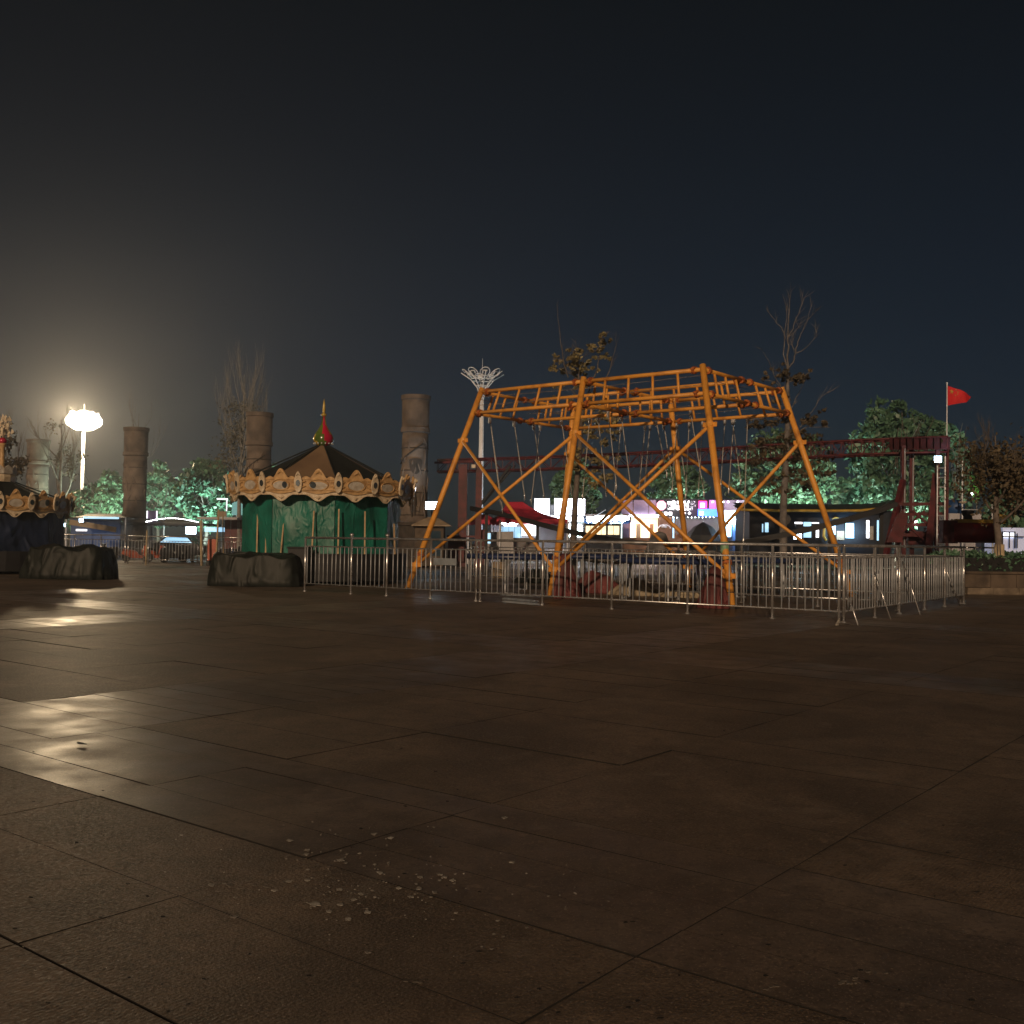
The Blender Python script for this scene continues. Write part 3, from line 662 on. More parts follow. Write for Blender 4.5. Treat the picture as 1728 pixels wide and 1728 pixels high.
        a += PI/NP; e = put('emblem', t, R, a, zf); Re = R/math.cos(PI/NP); e.location = V(Re*math.cos(a), Re*math.sin(a), zf); e.rotation_euler = (0.10, 0, a+PI/2); put('mirror', e, 0, 0, 0)
    x = MB(); x.lathe(C, [(0.4, zf+.1), (R*.97, zf+.1), (R*.97, zf+.16), (0.4, zf+.16)], 32); x.build('ceiling_deck', M['black'], t)
    x = MB(); x.lathe(C, [(R*.95, 0.12), (R*.97, zplat-.04), (R*.97, zplat), (0.01, zplat)], 32); x.build('platform', M['black'], t)
    x = MB(); x.lathe(C, [(.35, zplat), (.35, zf+.3)], 12); x.build('centre_post', M['cream'], t)
    for k in range(n):
        a = rot+2*PI*(k+.5)/n; q = C+V(side_r*.97*math.cos(a), side_r*.97*math.sin(a), 0); x = MB(); x.tube([q+V(0, 0, zplat), q+V(0, 0, zf+.15)], .035, 8); x.build('canopy_pole', M['whitemetal'], t, smooth=True)
    # tarpaulin sides
    for k in range(n):
        a0 = rot+2*PI*(k-.5)/n; a1 = a0+2*PI/n
        p0 = C+V(side_r*math.cos(a0), side_r*math.sin(a0), 0); p1 = C+V(side_r*math.cos(a1), side_r*math.sin(a1), 0); nrm = V(math.cos((a0+a1)/2), math.sin((a0+a1)/2), 0)
        ph = random.uniform(0, 6); sag = random.uniform(.08, .26); lift = random.uniform(-.08, .12)
        def F(u, v, p0=p0, p1=p1, nrm=nrm, ph=ph, sag=sag, lift=lift):
            ztop = zf+.06-sag*(math.sin(PI*u)**.8); zb = zplat-.12+lift+.05*math.sin(5*u+ph)
            z = zb+(ztop-zb)*v
            w_ = .018*math.sin(13*u+ph+3*v)*(.3+v)*math.sin(PI*u)+.05*math.sin(4*u-5*v+ph)*math.sin(PI*u)+.05*math.sin(PI*v)*math.sin(PI*u)+.010*math.sin(26*u+9*v+ph)*math.sin(PI*u)+.025*math.sin(8*(u+v)+ph)*v*math.sin(PI*u)
            return p0.lerp(p1, u)+nrm*(w_+.03)+V(0, 0, z)
        x = MB(); x.grid(F, 26, 18); x.build('tarpaulin', M[sidemat], t, smooth=True)
    finial(t)
    return t
CA = xg(541, 36.0); CA.z = 0
ZF = at(545, 830, 33.0).z
ZAP = at(545, 752, 36).z
def fin1(t):
    x = MB(); prof = [(.10, -.06), (.22, .02), (.335, .14), (.35, .24), (.30, .38), (.19, .54), (.105, .70), (.065, .86), (.05, 1.02)]
    x.lathe(CA+V(0, 0, ZAP), prof, 24, kf=lambda i, j: ((j-12+i//2) // 4 + 3) % 3); o = x.build('onion_finial', [M['dull_yellow'], M['green'], M['crimson']], t, smooth=True)
    x = MB(); x.lathe(CA+V(0, 0, ZAP), [(.05, 1.0), (.10, 1.04), (.10, 1.08), (.04, 1.12), (.055, 1.2), (.045, 1.4), (.004, 1.62)], 12); x.build('spike', M['dull_yellow'], o, smooth=True)
    x = MB(); 
    for k in range(16):
        a = 2*PI*k/16; x.lathe(CA+V(.33*math.cos(a), .33*math.sin(a), ZAP+.06), [(.001, -.03), (.03, 0), (.001, .03)], 6)
    x.build('bead_ring', M['whitemetal'], o)
carousel(CA, 3.02, ZF, ZAP, 'gtarp', 'carousel', 'closed carousel with gilded frieze and green tarpaulin sides under an onion finial', -PI/2-.06, ['tan', 'darkcanvas'], 2.62, 1.0, fin1)
CB = xg(-8, 40.0); ZF2 = at(20, 858, 37.5).z; ZAP2 = at(-8, 806, 40).z
def fin2(t):
    x = MB(); x.lathe(CB+V(0, 0, ZAP2), [(.62, -.16), (.66, .02), (.62, .1), (.60, .14)], 16); o = x.build('lantern_drum', M['cream'], t)
    x = MB()
    for k in range(12):
        a = 2*PI*k/12; R_ = Matrix.Rotation(a, 3, 'Z'); x.prism([(-.16, 0), (.16, 0), (.17, .2), (.0, .34), (-.17, .2)], .04, lambda X, Y, Z, R_=R_: CB+V(0, 0, ZAP2+.14)+R_@V(X, -.62+Y, Z))
    x.build('crown_scallops', M['medal'], o)
    x = MB(); x.lathe(CB+V(.14, 0, ZAP2), [(.22, .1), (.2, .3), (.1, .42), (.085, 1.1), (.11, 1.2), (.14, 1.26), (.14, 1.3), (.03, 1.36)], 12); x.build('gilt_post', M['gold'], o, smooth=True)
    x = MB(); x.lathe(CB+V(.14, 0, ZAP2+1.28), [(.02, 0), (.13, .05), (.16, .14), (.10, .22), (.02, .26)], 12); x.build('red_knob', M['crimson'], o, smooth=True)
    x = MB()
    for k in range(60):
        a = random.uniform(0, 6.28); r = random.uniform(.05, .42); z = random.uniform(1.5, 2.3); q = CB+V(.1+r*math.cos(a)*(1-(z-1.5)*.5), r*math.sin(a), ZAP2+z)
        x.raw([q, q+V(.10, 0, .05), q+V(.02, .03, .16)], [(0, 1, 2)])
    x.tube([CB+V(.14, 0, ZAP2+1.5), CB+V(.14, 0, ZAP2+2.2)], .02, 6)
    x.build('plume', M['cream'], o)['kind'] = 'stuff'
carousel(CB, 2.55, ZF2, ZAP2, 'btarp', 'carousel', 'small carousel with dark cone roof and blue tarpaulin sides cut by the left edge', -PI/2+.1, ['darkcanvas'], 2.35, .85, fin2)
# battens leaning on the green tarpaulin
bt = ((435, 862, 433, 938, 'leftmost light batten leaning on the green tarpaulin'), (449, 908, 448, 936, 'short light batten low on the green tarpaulin, second from left'), (479, 880, 474, 934, 'batten with a crooked top on the green tarpaulin left of the fold'),
      (530, 862, 526, 945, 'tall light batten left of the middle of the green tarpaulin'), (572, 859, 570, 945, 'tall light batten at the middle of the green tarpaulin'), (616, 863, 615, 945, 'tall light batten right of the middle of the green tarpaulin'), (665, 884, 666, 945, 'rightmost short light batten at the right edge of the green tarpaulin'))
for x0, y0, x1, y1, lab in bt:
    aa = math.asin(max(-.98, min(.98, (x0-545)/1772*33.4/2.75))); D0 = 36-2.72*math.cos(aa)
    q = at(x1, y1, 36-2.86*math.cos(aa)); q.z = 1.0; x = MB(); x.beam(at(x0, y0, D0-.02), q, .045, .03)
    tag(x.build('batten', M['wood']), lab, 'batten', 'light wooden battens leaning on the green tarpaulin')
# covered heaps
q = gr(104, 978); bundle('covered_ride', q+V(0, .75, 0), 1.52, 0.92, 1.12, -0.1, 'ktarp', 'dark tarpaulin draped over a low vehicle on the paving at far left', 'tarpaulin', 11, .09, 4.5, 21, top=.80, group='covered rides on the paving')
q = gr(36, 968); bundle('covered_ride', q+V(-1.3, 1.1, 0), 1.0, 0.8, .75, 0.1, 'ktarp', 'lower dark covered heap cut by the left edge of the picture', 'tarpaulin', 6, .13, 2.4, 26, top=.6, group='covered rides on the paving')
q = gr(424, 990); bundle('covered_ride', q+V(0.0, .75, 0), 1.45, 0.8, 1.0, -0.05, 'ktarp', 'dark green black tarpaulin over a boxy cart before the green carousel', 'tarpaulin', 9, .06, 6.0, 23, top=.86, group='covered rides on the paving')
q = gr(497, 990); x = thing('black_cabinet', q+V(0, .75, 0), 'black cabinet between the covered cart and the railings', 'cabinet')
b = MB(); b.box(q+V(0, .75, .62), (.62, .7, 1.08)); b.build('cabinet_body', M['black'], x); b = MB(); b.box(q+V(0, .75, 1.185), (.68, .76, .05)); b.build('cabinet_top', M['rubber'], x)
b = MB(); b.box(q+V(0.02, .35, .045), (.36, .3, .09)); b.build('foot_block', M['tanpanel'], x)

# ================================================================== STONE COLUMNS
def column(px, ytop, D, diam, label, relief=True, plinth=True, seed=0):
    c = xg(px, D); H = at(px, ytop, D).z; r = diam/2; t = thing('stone_column', c, label, 'column', 'carved stone columns')
    rr = random.Random(seed)
    x = MB(); prof = [(r*1.0, .9), (r*.98, 1.2)]
    for k in range(12): prof.append((r*(.955+rr.uniform(-.02, .02)), 1.2+(H-3.6)*(k+1)/12))
    prof += [(r*.94, H-2.05)]
    x.lathe(c, prof, 28); x.build('shaft', M['stone'], t, smooth=True)
    x = MB(); x.lathe(c, [(r*.94, H-2.05), (r*1.06, H-2.0), (r*1.06, H-1.78), (r*.99, H-1.72), (r*1.0, H-.28), (r*1.08, H-.22), (r*1.08, H), (r*.9, H), (.001, H-.02)], 28); x.build('capital', M['stone'], t)
    for k in range(5):
        zz = 1.6+(H-4)*k/4.4; x = MB(); x.lathe(c, [(r*.97, zz-.03), (r*1.0, zz), (r*.97, zz+.03)], 28); x.build('block_joint', M['stone_dark'], t)
    if plinth:
        x = MB(); x.lathe(c, [(r*1.30, 0), (r*1.30, .5), (r*1.12, .6), (r*1.08, 2.2), (r*1.16, 2.25), (r*1.16, 2.4), (r*.98, 2.42)], 28); x.build('plinth', M['stone_dark'], t)
    if relief:      # carvings in low relief on the side seen
        def onsurf(u, z, dr=0.0): a = -PI/2+u; return c+V((r*.97+dr)*math.cos(a), (r*.97+dr)*math.sin(a), z)
        b = MB()
        b.raw([onsurf(.15, H-3.75, .05)]+[onsurf(.15+.48*math.cos(a), H-3.55+.75*math.sin(a)*(1 if math.sin(a) < 0 else .15), .03) for a in np.linspace(0, 2*PI, 24, endpoint=False)], [(0, 1+k, 1+(k+1) % 24) for k in range(24)])
        b.build('carved_face', M['stone_dark'], t)
        b = MB()
        for (u, z0, z1) in ((-.05, H-5.2, H-6.6), (.14, H-5.1, H-6.5)): b.tube([onsurf(u, z0, .02), onsurf(u-.04, (z0+z1)/2, .06), onsurf(u+.01, z1, .02)], [.03, .12, .03], 6)
        b.tube([onsurf(-.18, H-5.75, .02), onsurf(0.05, H-5.8, .07), onsurf(.25, H-5.75, .02)], [.03, .12, .03], 6)
        b.tube([onsurf(.1, H-6.25, .03), onsurf(.5, H-6.3, .03)], .04, 6); b.build('carved_figure', M['stone_dark'], t)
        b = MB(); b.tube([onsurf(u, H-3.0+.55*u, .03) for u in np.linspace(-1.3, .7, 12)], .04, 6); b.tube([onsurf(u, H-7.2-.3*math.sin(u*2), .03) for u in np.linspace(-1.3, 1.2, 12)], .035, 6); b.build('carved_line', M['stone_dark'], t)
    b = MB(); rr = random.Random(seed+5)
    for k in range(26):
        a = rr.uniform(-PI, 0); z = rr.uniform(1.6, H-2.4); R_ = r*.965; q = [c+V(R_*math.cos(a+.10*j_*math.sin(k)), R_*math.sin(a+.10*j_*math.sin(k)), z+.22*j_*math.cos(k*1.7)) for j_ in range(-2, 3)]
        b.tube(q, [.012, .05, .07, .05, .012], 5)
    b.build('relief_carving', M['stone'], t)
    return t
column(697, 668, 56.8, 1.50, 'carved stone column right of the green carousel, the tallest in view', seed=1)
column(433, 697, 64, 1.56, 'stone column rising behind the left side of the green carousel', seed=2)
column(225, 722, 75, 1.66, 'dark stone column with a twig sprouting from its top, left of the green carousel', relief=False, seed=3)
column(60, 742, 86, 1.75, 'farthest stone column behind the blue sided carousel', relief=False, seed=4)

# ================================================================== HIGH MAST LAMPS
def mast(px, ytop, D, lit, label):
    c = xg(px, D); H = at(px, ytop, D).z; t = thing('mast_lamp', c, label, 'lamp post', 'high mast lamps with petal crowns')
    x = MB(); x.tube([c+V(0, 0, 0), c+V(0, 0, H*.5), c+V(0, 0, H-1.2)], [.22, .18, .15], 12); x.build('mast', M['whitemetal'], t, smooth=True)
    x = MB(); x.lathe(c, [(.45, 0), (.45, .05), (.25, .2)], 12); x.build('mast_base', M['whitemetal'], t)
    cc = c+V(0, 0, H-1.9); n = 8
    for k in range(n):
        a = 2*PI*k/n+.2; d = V(math.cos(a), math.sin(a), 0)
        arm = MB(); arm.tube([cc+d*.12, cc+d*.35+V(0, 0, .75), cc+d*.85+V(0, 0, 1.35), cc+d*1.55+V(0, 0, 1.78)], .038, 6)
        ao = arm.build('petal_arm', M['whitemetal'], t, smooth=True)
        w0 = d.cross(V(0, 0, 1)); ax = (d*.75+V(0, 0, .6)).normalized(); o0 = cc+d*1.12+V(0, 0, 1.78)
        x = MB(); x.tube([o0+w0*.34*math.cos(b)+ax*.42*math.sin(b) for b in np.linspace(0, 2*PI, 21)], .033, 6, cap=False); x.build('petal_ring', M['whitemetal'], ao, smooth=True)
        x = MB(); q = (d+V(0, 0, -.9)).normalized().to_track_quat('Y', 'Z').to_matrix(); x.box(o0, (.30, .12, .24), R=q); x.build('lamp_housing', M['whitemetal'], ao)
        x = MB(); x.box(o0+(d*.74+V(0, 0, -.67))*.085, (.26 if not lit else .46, .03, .2 if not lit else .38), R=q); x.build('lamp_glass', M['lampwhite'] if lit else M['glassdark'], ao)
    for (r_, z_) in ((.42, .9), (.85, 1.35), (.22, .45)):
        x = MB(); x.tube([cc+V(r_*math.cos(b), r_*math.sin(b), z_) for b in np.linspace(0, 2*PI, 25)], .03, 6, cap=False); x.build('hoop', M['whitemetal'], t, smooth=True)
    x = MB(); x.tube([cc+V(0, 0, .6), cc+V(0, 0, 2.9)], [.03, .01], 6); x.build('lightning_rod', M['whitemetal'], t)
    if lit:
        light('mast_light', 'POINT', cc+V(0, -2.9, 1.3), 22000, (1.0, .74, .44), .5, t)
        x = MB(); x.lathe(cc+V(0, 0, 1.15), [(1.78*math.cos(q), .98*math.sin(q)+.06*math.cos(9*q)) for q in np.linspace(-PI/2+.02, PI/2-.02, 15)], 28); x.build('glare_blob', M['lampglare'], t, smooth=True)  # glowing ellipsoid added to give the ring of lamps one round glare
    return t
mast(809, 628, 75, False, 'tall unlit white mast lamp with petal crown behind the left leg of the frame')
mast(136, 698, 108, True, 'tall mast lamp glaring warm white at the left')

# ================================================================== TREES
def leaves_mesh(name, pts, size, mt, parent, nrm=None, stretch=1.0):
    n = len(pts); pts = np.asarray(pts)
    a = rng.normal(size=(n, 3)); a /= np.linalg.norm(a, axis=1)[:, None]; b = rng.normal(size=(n, 3)); b -= (a*b).sum(1)[:, None]*a; b /= np.linalg.norm(b, axis=1)[:, None]
    s = size*rng.uniform(.55, 1.3, size=(n, 1)); c = np.cross(a, b)
    v = np.stack([pts-a*s*stretch, pts+b*s*.5+c*s*.12, pts+a*s*stretch, pts-b*s*.5+c*s*.12], 1).reshape(-1, 3)
    f = np.arange(4*n).reshape(-1, 4)
    off = np.array(worldloc(parent)); me = bpy.data.meshes.new(name)
    me.vertices.add(4*n); me.vertices.foreach_set('co', (v-off).ravel()); me.loops.add(4*n); me.loops.foreach_set('vertex_index', f.ravel().astype(np.int32))
    me.polygons.add(n); me.polygons.foreach_set('loop_start', np.arange(0, 4*n, 4, dtype=np.int32)); me.update(calc_edges=True)
    me.materials.append(M[mt]); o = bpy.data.objects.new(name, me); COL.objects.link(o); o.parent = parent; return o
def limbs(x, p, d, L_, r, depth, spread, tips, upb=0.25, kids=(2, 4), shrink=.72, wob=.12, nn=6):
    q = p; pts = [p]; rs = [r]; k = 4
    for i in range(k):
        d = (d+V(random.gauss(0, wob), random.gauss(0, wob), random.gauss(0, wob)*.5+upb*.12)).normalized(); q = q+d*L_/k; pts.append(q); rs.append(r*(1-.45*(i+1)/k))
        if depth > 0 and i > 0:
            for _ in range(random.randint(*kids)//2+(1 if i == k-1 else 0)):
                a = random.uniform(0, 2*PI); o = d.orthogonal().normalized(); o = Matrix.Rotation(a, 3, d)@o
                nd = (d+o*spread*random.uniform(.6, 1.3)+V(0, 0, upb)).normalized(); limbs(x, q, nd, L_*shrink*random.uniform(.7, 1.1), rs[-1]*.62, depth-1, spread, tips, upb, kids, shrink, wob, max(4, nn-1))
    x.tube(pts, rs, nn, cap=False); tips.append(q); tips.append(pts[-2])
def lush(px, ytop, D, w_px, label, mt='leaf', n=5200, ybase=None, cl=70, size=.28, group='leafy green trees behind the rides', seed=0, low=1.6):
    random.seed(seed+100); c = xg(px, D); H = at(px, ytop, D).z; W = w_px/FPX*D/2
    t = thing('leafy_tree', c, label, 'tree', group)
    x = MB(); tips = []; limbs(x, c, V(.02, 0, 1), H*.45, .20, 2, .55, tips, .25); x.build('trunk', M['bark'], t, smooth=True)
    cz = (H+low)/2; hz_ = (H-low)/2
    pts = []
    for k in range(cl):
        while True:
            u = rng.uniform(-1, 1, 3)
            if (u**2).sum() < 1 and (u**2).sum() > .12: break
        u = u/np.linalg.norm(u)*np.linalg.norm(u)**.5*.82
        taper = 1-.28*max(0, u[2])
        cc = np.array([c.x+u[0]*W*taper, c.y+u[1]*W*.9*taper, cz+u[2]*hz_]); r = rng.uniform(.10, .34)*W*.95; cc = cc+rng.normal(size=3)*W*.07
        m_ = n//cl; d = rng.normal(size=(m_, 3)); d /= np.linalg.norm(d, axis=1)[:, None]; d[:, 2] = d[:, 2]*.8+.12
        pts.append(cc+d*r*rng.uniform(.75, 1.08, size=(m_, 1)))
    leaves_mesh('crown', np.concatenate(pts), size, mt, t); return t
lush(178, 793, 92, 95, 'pale lit round tree between the mast lamp and the dark stone column', n=4200, seed=1)
lush(126, 826, 96, 50, 'small yellow green tree under the glaring mast lamp', 'leaf', n=1800, seed=2)
lush(264, 768, 98, 70, 'narrow tree just right of the dark stone column', 'leaf2', n=3600, seed=3)
lush(342, 768, 86, 108, 'broad round tree left of the green carousel', 'leaf2', n=5200, seed=4)
lush(462, 775, 90, 70, 'small tree behind the left end of the green carousel roof', 'leaf2', n=2400, seed=5)
lush(968, 772, 82, 95, 'round tree behind the middle leg of the orange frame', 'leaf2', n=4400, seed=6, low=2.4)
lush(1142, 776, 80, 104, 'round tree above the pink lit shop', 'leaf2', n=4600, seed=7, low=3.2)
lush(1318, 728, 76, 175, 'wide leafy tree behind the right legs of the orange frame', 'leaf', n=8200, seed=8, size=.25, cl=110, low=2.8)
lush(1515, 664, 70, 175, 'large tree rising behind the red steel beam', 'leaf2', n=9000, seed=9, size=.25, cl=110, low=2.0)
lush(1590, 700, 80, 110, 'dark tree behind the red tower', 'leaf2', n=4200, seed=10)
lush(1440, 800, 88, 90, 'low dark tree between the two big green trees', 'leaf2', n=2600, seed=12)
lush(1728, 800, 60, 130, 'dark tree cut by the right edge of the picture', 'leaf2', n=4200, seed=11)
lush(60, 850, 100, 120, 'low tree behind the blue sided carousel', 'leaf2', n=2400, seed=14)
def uplight(px, D, power, label, col=(.78, 1.0, .84), w_=2.2, tilt=-.5):  # unseen lamps added to brighten the trees and the white mast
    p = xg(px, D)+V(0, 0, .35); t = thing('added_uplight', p, label, 'uplight', 'added uplights washing the trees')
    R_ = Matrix.Rotation(tilt, 3, 'X'); x = MB(); x.box(p, (w_, .3, .12), R=R_); x.build('lamp_housing', M['black'], t); x = MB(); x.box(p+R_@V(0, 0, .07), (w_*.9, .22, .015), R=R_); x.build('lamp_glass', M['coolwhite'], t)
    light('added_uplight_beam', 'AREA', p+R_@V(0, 0, .14), power, col, w_, t, (PI+tilt, 0, 0), .3)
uplight(178, 84, 2000, 'added low uplight before the pale round tree at left', (.75, 1, .75)); uplight(264, 90, 1300, 'added low uplight before the narrow tree right of the dark column'); uplight(342, 82, 1600, 'added low uplight before the broad round tree left of the green carousel', (.68, 1.0, .92))
uplight(968, 79.5, 1500, 'added low uplight behind the lit stalls', (.6, 1, .95)); uplight(1142, 78.2, 1800, 'added low uplight behind the pink shop'); uplight(1290, 70.6, 1400, 'added low uplight behind the blue stall before the wide tree'); uplight(1345, 70.6, 1200, 'added low uplight behind the dark building before the wide tree', (.72, 1, .86)); uplight(1515, 68.6, 1500, 'added low uplight before the large tree behind the red beam'); uplight(809, 72, 160, 'added low uplight at the foot of the unlit white mast', (.75, .85, 1.0), .5, -.12)
def bare(px, ytop, D, label, leafspec=(), trunk_r=.16, spread=.34, seed=1, depth=3, mt='bark', upb=.5, fork=.42, lmt='yleaf', lsize=.13, base_z=0.0, nb=10, lead=True, name='bare_tree', blen=.36):
    random.seed(seed); c = xg(px, D); c.z = base_z; H = at(px, ytop, D).z-base_z; t = thing(name, c, label, 'tree')
    x = MB(); tips = []
    pts = [c]; q = c
    for i in range(8): q = q+V(random.gauss(0, .035)*H/8, random.gauss(0, .035)*H/8, H/8*.97); pts.append(q)
    x.tube(pts, [trunk_r*(1-.85*i/8) for i in range(9)], 8, cap=False)
    for k in range(nb):
        f = fork+(1-fork)*(k/nb)*.9; i = int(f*8); p = pts[i].lerp(pts[min(8, i+1)], f*8-i); a = k*2.4+random.uniform(-.4, .4); d = (V(math.cos(a), math.sin(a), 0)*spread*2+V(0, 0, upb*2)).normalized()
        limbs(x, p, d, H*blen*(1.15-f*.75), trunk_r*(1-.8*f)*.55, depth-1, spread, tips, upb, (2, 4), .62, .08, 5)
    x.build('trunk', M[mt], t, smooth=True)
    pts = []
    for (u, v, r, n_) in leafspec:          # cluster of leaves: column, row in the view, radius in metres, number
        cc = np.array(at(u, v, D+random.uniform(-.8, .8)))
        d = rng.normal(size=(n_, 3))*.5; pts.append(cc+d*r*np.array([1, 1, .75]))
    if tips and leafspec:
        tp = np.array([tuple(q) for q in tips if q.z < base_z+H*.72]); 
        if len(tp): k = rng.integers(0, len(tp), 420); pts.append(tp[k]+rng.normal(size=(420, 3))*.16)
    if pts: leaves_mesh('crown', np.concatenate(pts), lsize, lmt, t, stretch=.9)
    return t
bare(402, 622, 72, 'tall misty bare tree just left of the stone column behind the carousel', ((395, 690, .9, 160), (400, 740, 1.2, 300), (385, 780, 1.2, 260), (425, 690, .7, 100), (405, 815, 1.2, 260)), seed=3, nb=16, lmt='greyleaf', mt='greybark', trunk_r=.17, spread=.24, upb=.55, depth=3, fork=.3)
bare(100, 702, 84, 'bare forked tree in front of the glaring mast lamp', ((88, 720, .7, 70), (110, 760, .6, 60), (120, 800, .7, 60)), seed=5, nb=7, lmt='bleaf', trunk_r=.26, spread=.42, fork=.35)
bare(228, 690, 82, 'thin bare tree showing above the dark stone column', (), seed=7, nb=5, trunk_r=.10, fork=.6)
def shaped(px, D, label, trunk, stems, clumps, ox, oy, sc_, mt='bark', lmt='yleaf', lsize=.13, seed=1, twig=5, dens=1.0):
    random.seed(seed); c = xg(px, D); t = thing('sparse_tree', c, label, 'tree'); x = MB()
    pts = [c]+[at(u, v, D) for u, v in trunk[0]]; x.tube(pts, trunk[1], 9, cap=False)
    cp = lambda q: (ox+q[0]/sc_, oy+q[1]/sc_)
    for st, r0 in stems:
        dd = random.uniform(-.5, .5); n = len(st); P_ = [at(*cp(q), D+dd*2.2*k/max(1, n-1)) for k, q in enumerate(st)]
        fine = []
        for k in range(n-1):
            for j in range(3): fine.append(P_[k].lerp(P_[k+1], j/3)+V(random.gauss(0, .018), random.gauss(0, .03), random.gauss(0, .012)))
        fine.append(P_[-1]); m_ = len(fine); x.tube(fine, [max(.006, r0*(1-.85*k/(m_-1))) for k in range(m_)], 6, cap=False)
        for _ in range(twig):
            k = random.randrange(m_//4, m_-1); q = fine[k]; d = (fine[k+1]-fine[k]).normalized(); L_ = random.uniform(.25, .85); nd = (d+V(random.gauss(0, .45), random.gauss(0, .45), .12)).normalized()
            pp = [q]; 
            for i in range(3): nd = (nd+V(random.gauss(0, .12), random.gauss(0, .12), random.gauss(0, .08))).normalized(); q = q+nd*L_/3; pp.append(q)
            x.tube(pp, [.011, .009, .007, .004], 4, cap=False)
            if random.random() < .5: x.tube([pp[1], pp[1]+(nd+V(random.gauss(0, .6), random.gauss(0, .6), .1)).normalized()*L_*.5], [.007, .004], 4, cap=False)
    x.build('trunk', M[mt], t, smooth=True)
    pts = []
    for u, v, rad, n_ in clumps:
        q = np.array(at(*cp((u, v)), D+random.uniform(-.9, .9))); rm = rad/sc_/FPX*D; k = max(1, n_//14)
        for _ in range(k):
            cc = q+rng.normal(size=3)*rm*np.array([.75, .8, .38]); ax = rng.normal(size=3); ax /= np.linalg.norm(ax); ax[2] *= .4
            tt = rng.uniform(-1, 1, size=(int(14*dens), 1)); pts.append(cc+tt*ax*rm*.55+rng.normal(size=(int(14*dens), 3))*rm*.13)
    leaves_mesh('crown', np.concatenate(pts), lsize, lmt, t, stretch=.9); return t
shaped(966, 52, 'sparse yellowing tree rising through the left half of the orange frame', ([(968, 900), (971, 840), (978, 760), (983, 690), (976, 632)], [.20, .17, .15, .12, .09, .05]),
 [(((460, 1230), (420, 1080), (390, 940), (360, 740), (340, 520), (315, 310), (310, 260)), .035), (((900, 1380), (990, 1190), (1050, 980), (1090, 850), (1100, 780), (1090, 700)), .03), (((700, 1500), (855, 1110), (870, 960), (880, 850), (900, 700), (1000, 610)), .035),
  (((600, 1220), (600, 1100), (560, 950), (480, 830)), .03), (((600, 1200), (680, 950), (850, 860)), .025), (((590, 1250), (460, 1180), (330, 1120)), .025), (((600, 1150), (420, 1010), (270, 985)), .02), (((600, 1100), (580, 900), (555, 740)), .015),
  (((620, 1700), (800, 1560), (1050, 1520)), .03), (((640, 1900), (420, 1780), (300, 1700)), .03), (((640, 2100), (900, 1950), (1120, 1980)), .03), (((610, 1500), (480, 1380), (300, 1330)), .02)],
 [(320, 990, 60, 50), (330, 1120, 70, 70), (480, 900, 50, 45), (560, 960, 90, 150), (600, 890, 50, 50), (520, 1080, 90, 120), (590, 1180, 70, 90), (760, 870, 55, 60), (850, 850, 60, 80), (935, 760, 60, 70), (900, 690, 35, 30), (960, 630, 35, 28), (1000, 1000, 40, 30), (930, 960, 50, 45), (800, 970, 45, 30), (720, 1050, 55, 45), (700, 1140, 45, 30), (800, 1120, 50, 40),
  (360, 1345, 70, 45), (540, 1370, 60, 60), (700, 1330, 60, 45), (330, 1520, 80, 50), (560, 1540, 60, 60), (760, 1500, 80, 70), (880, 1600, 80, 60), (640, 1760, 90, 90), (900, 1780, 100, 120), (1060, 1840, 90, 110), (1100, 1960, 70, 70), (760, 1950, 100, 100), (520, 1900, 80, 60), (980, 2080, 90, 90), (700, 2220, 110, 110), (900, 2350, 110, 120), (560, 2380, 100, 90), (1000, 2560, 100, 90), (760, 2600, 100, 90)],
 900, 480, 7.857, seed=31)
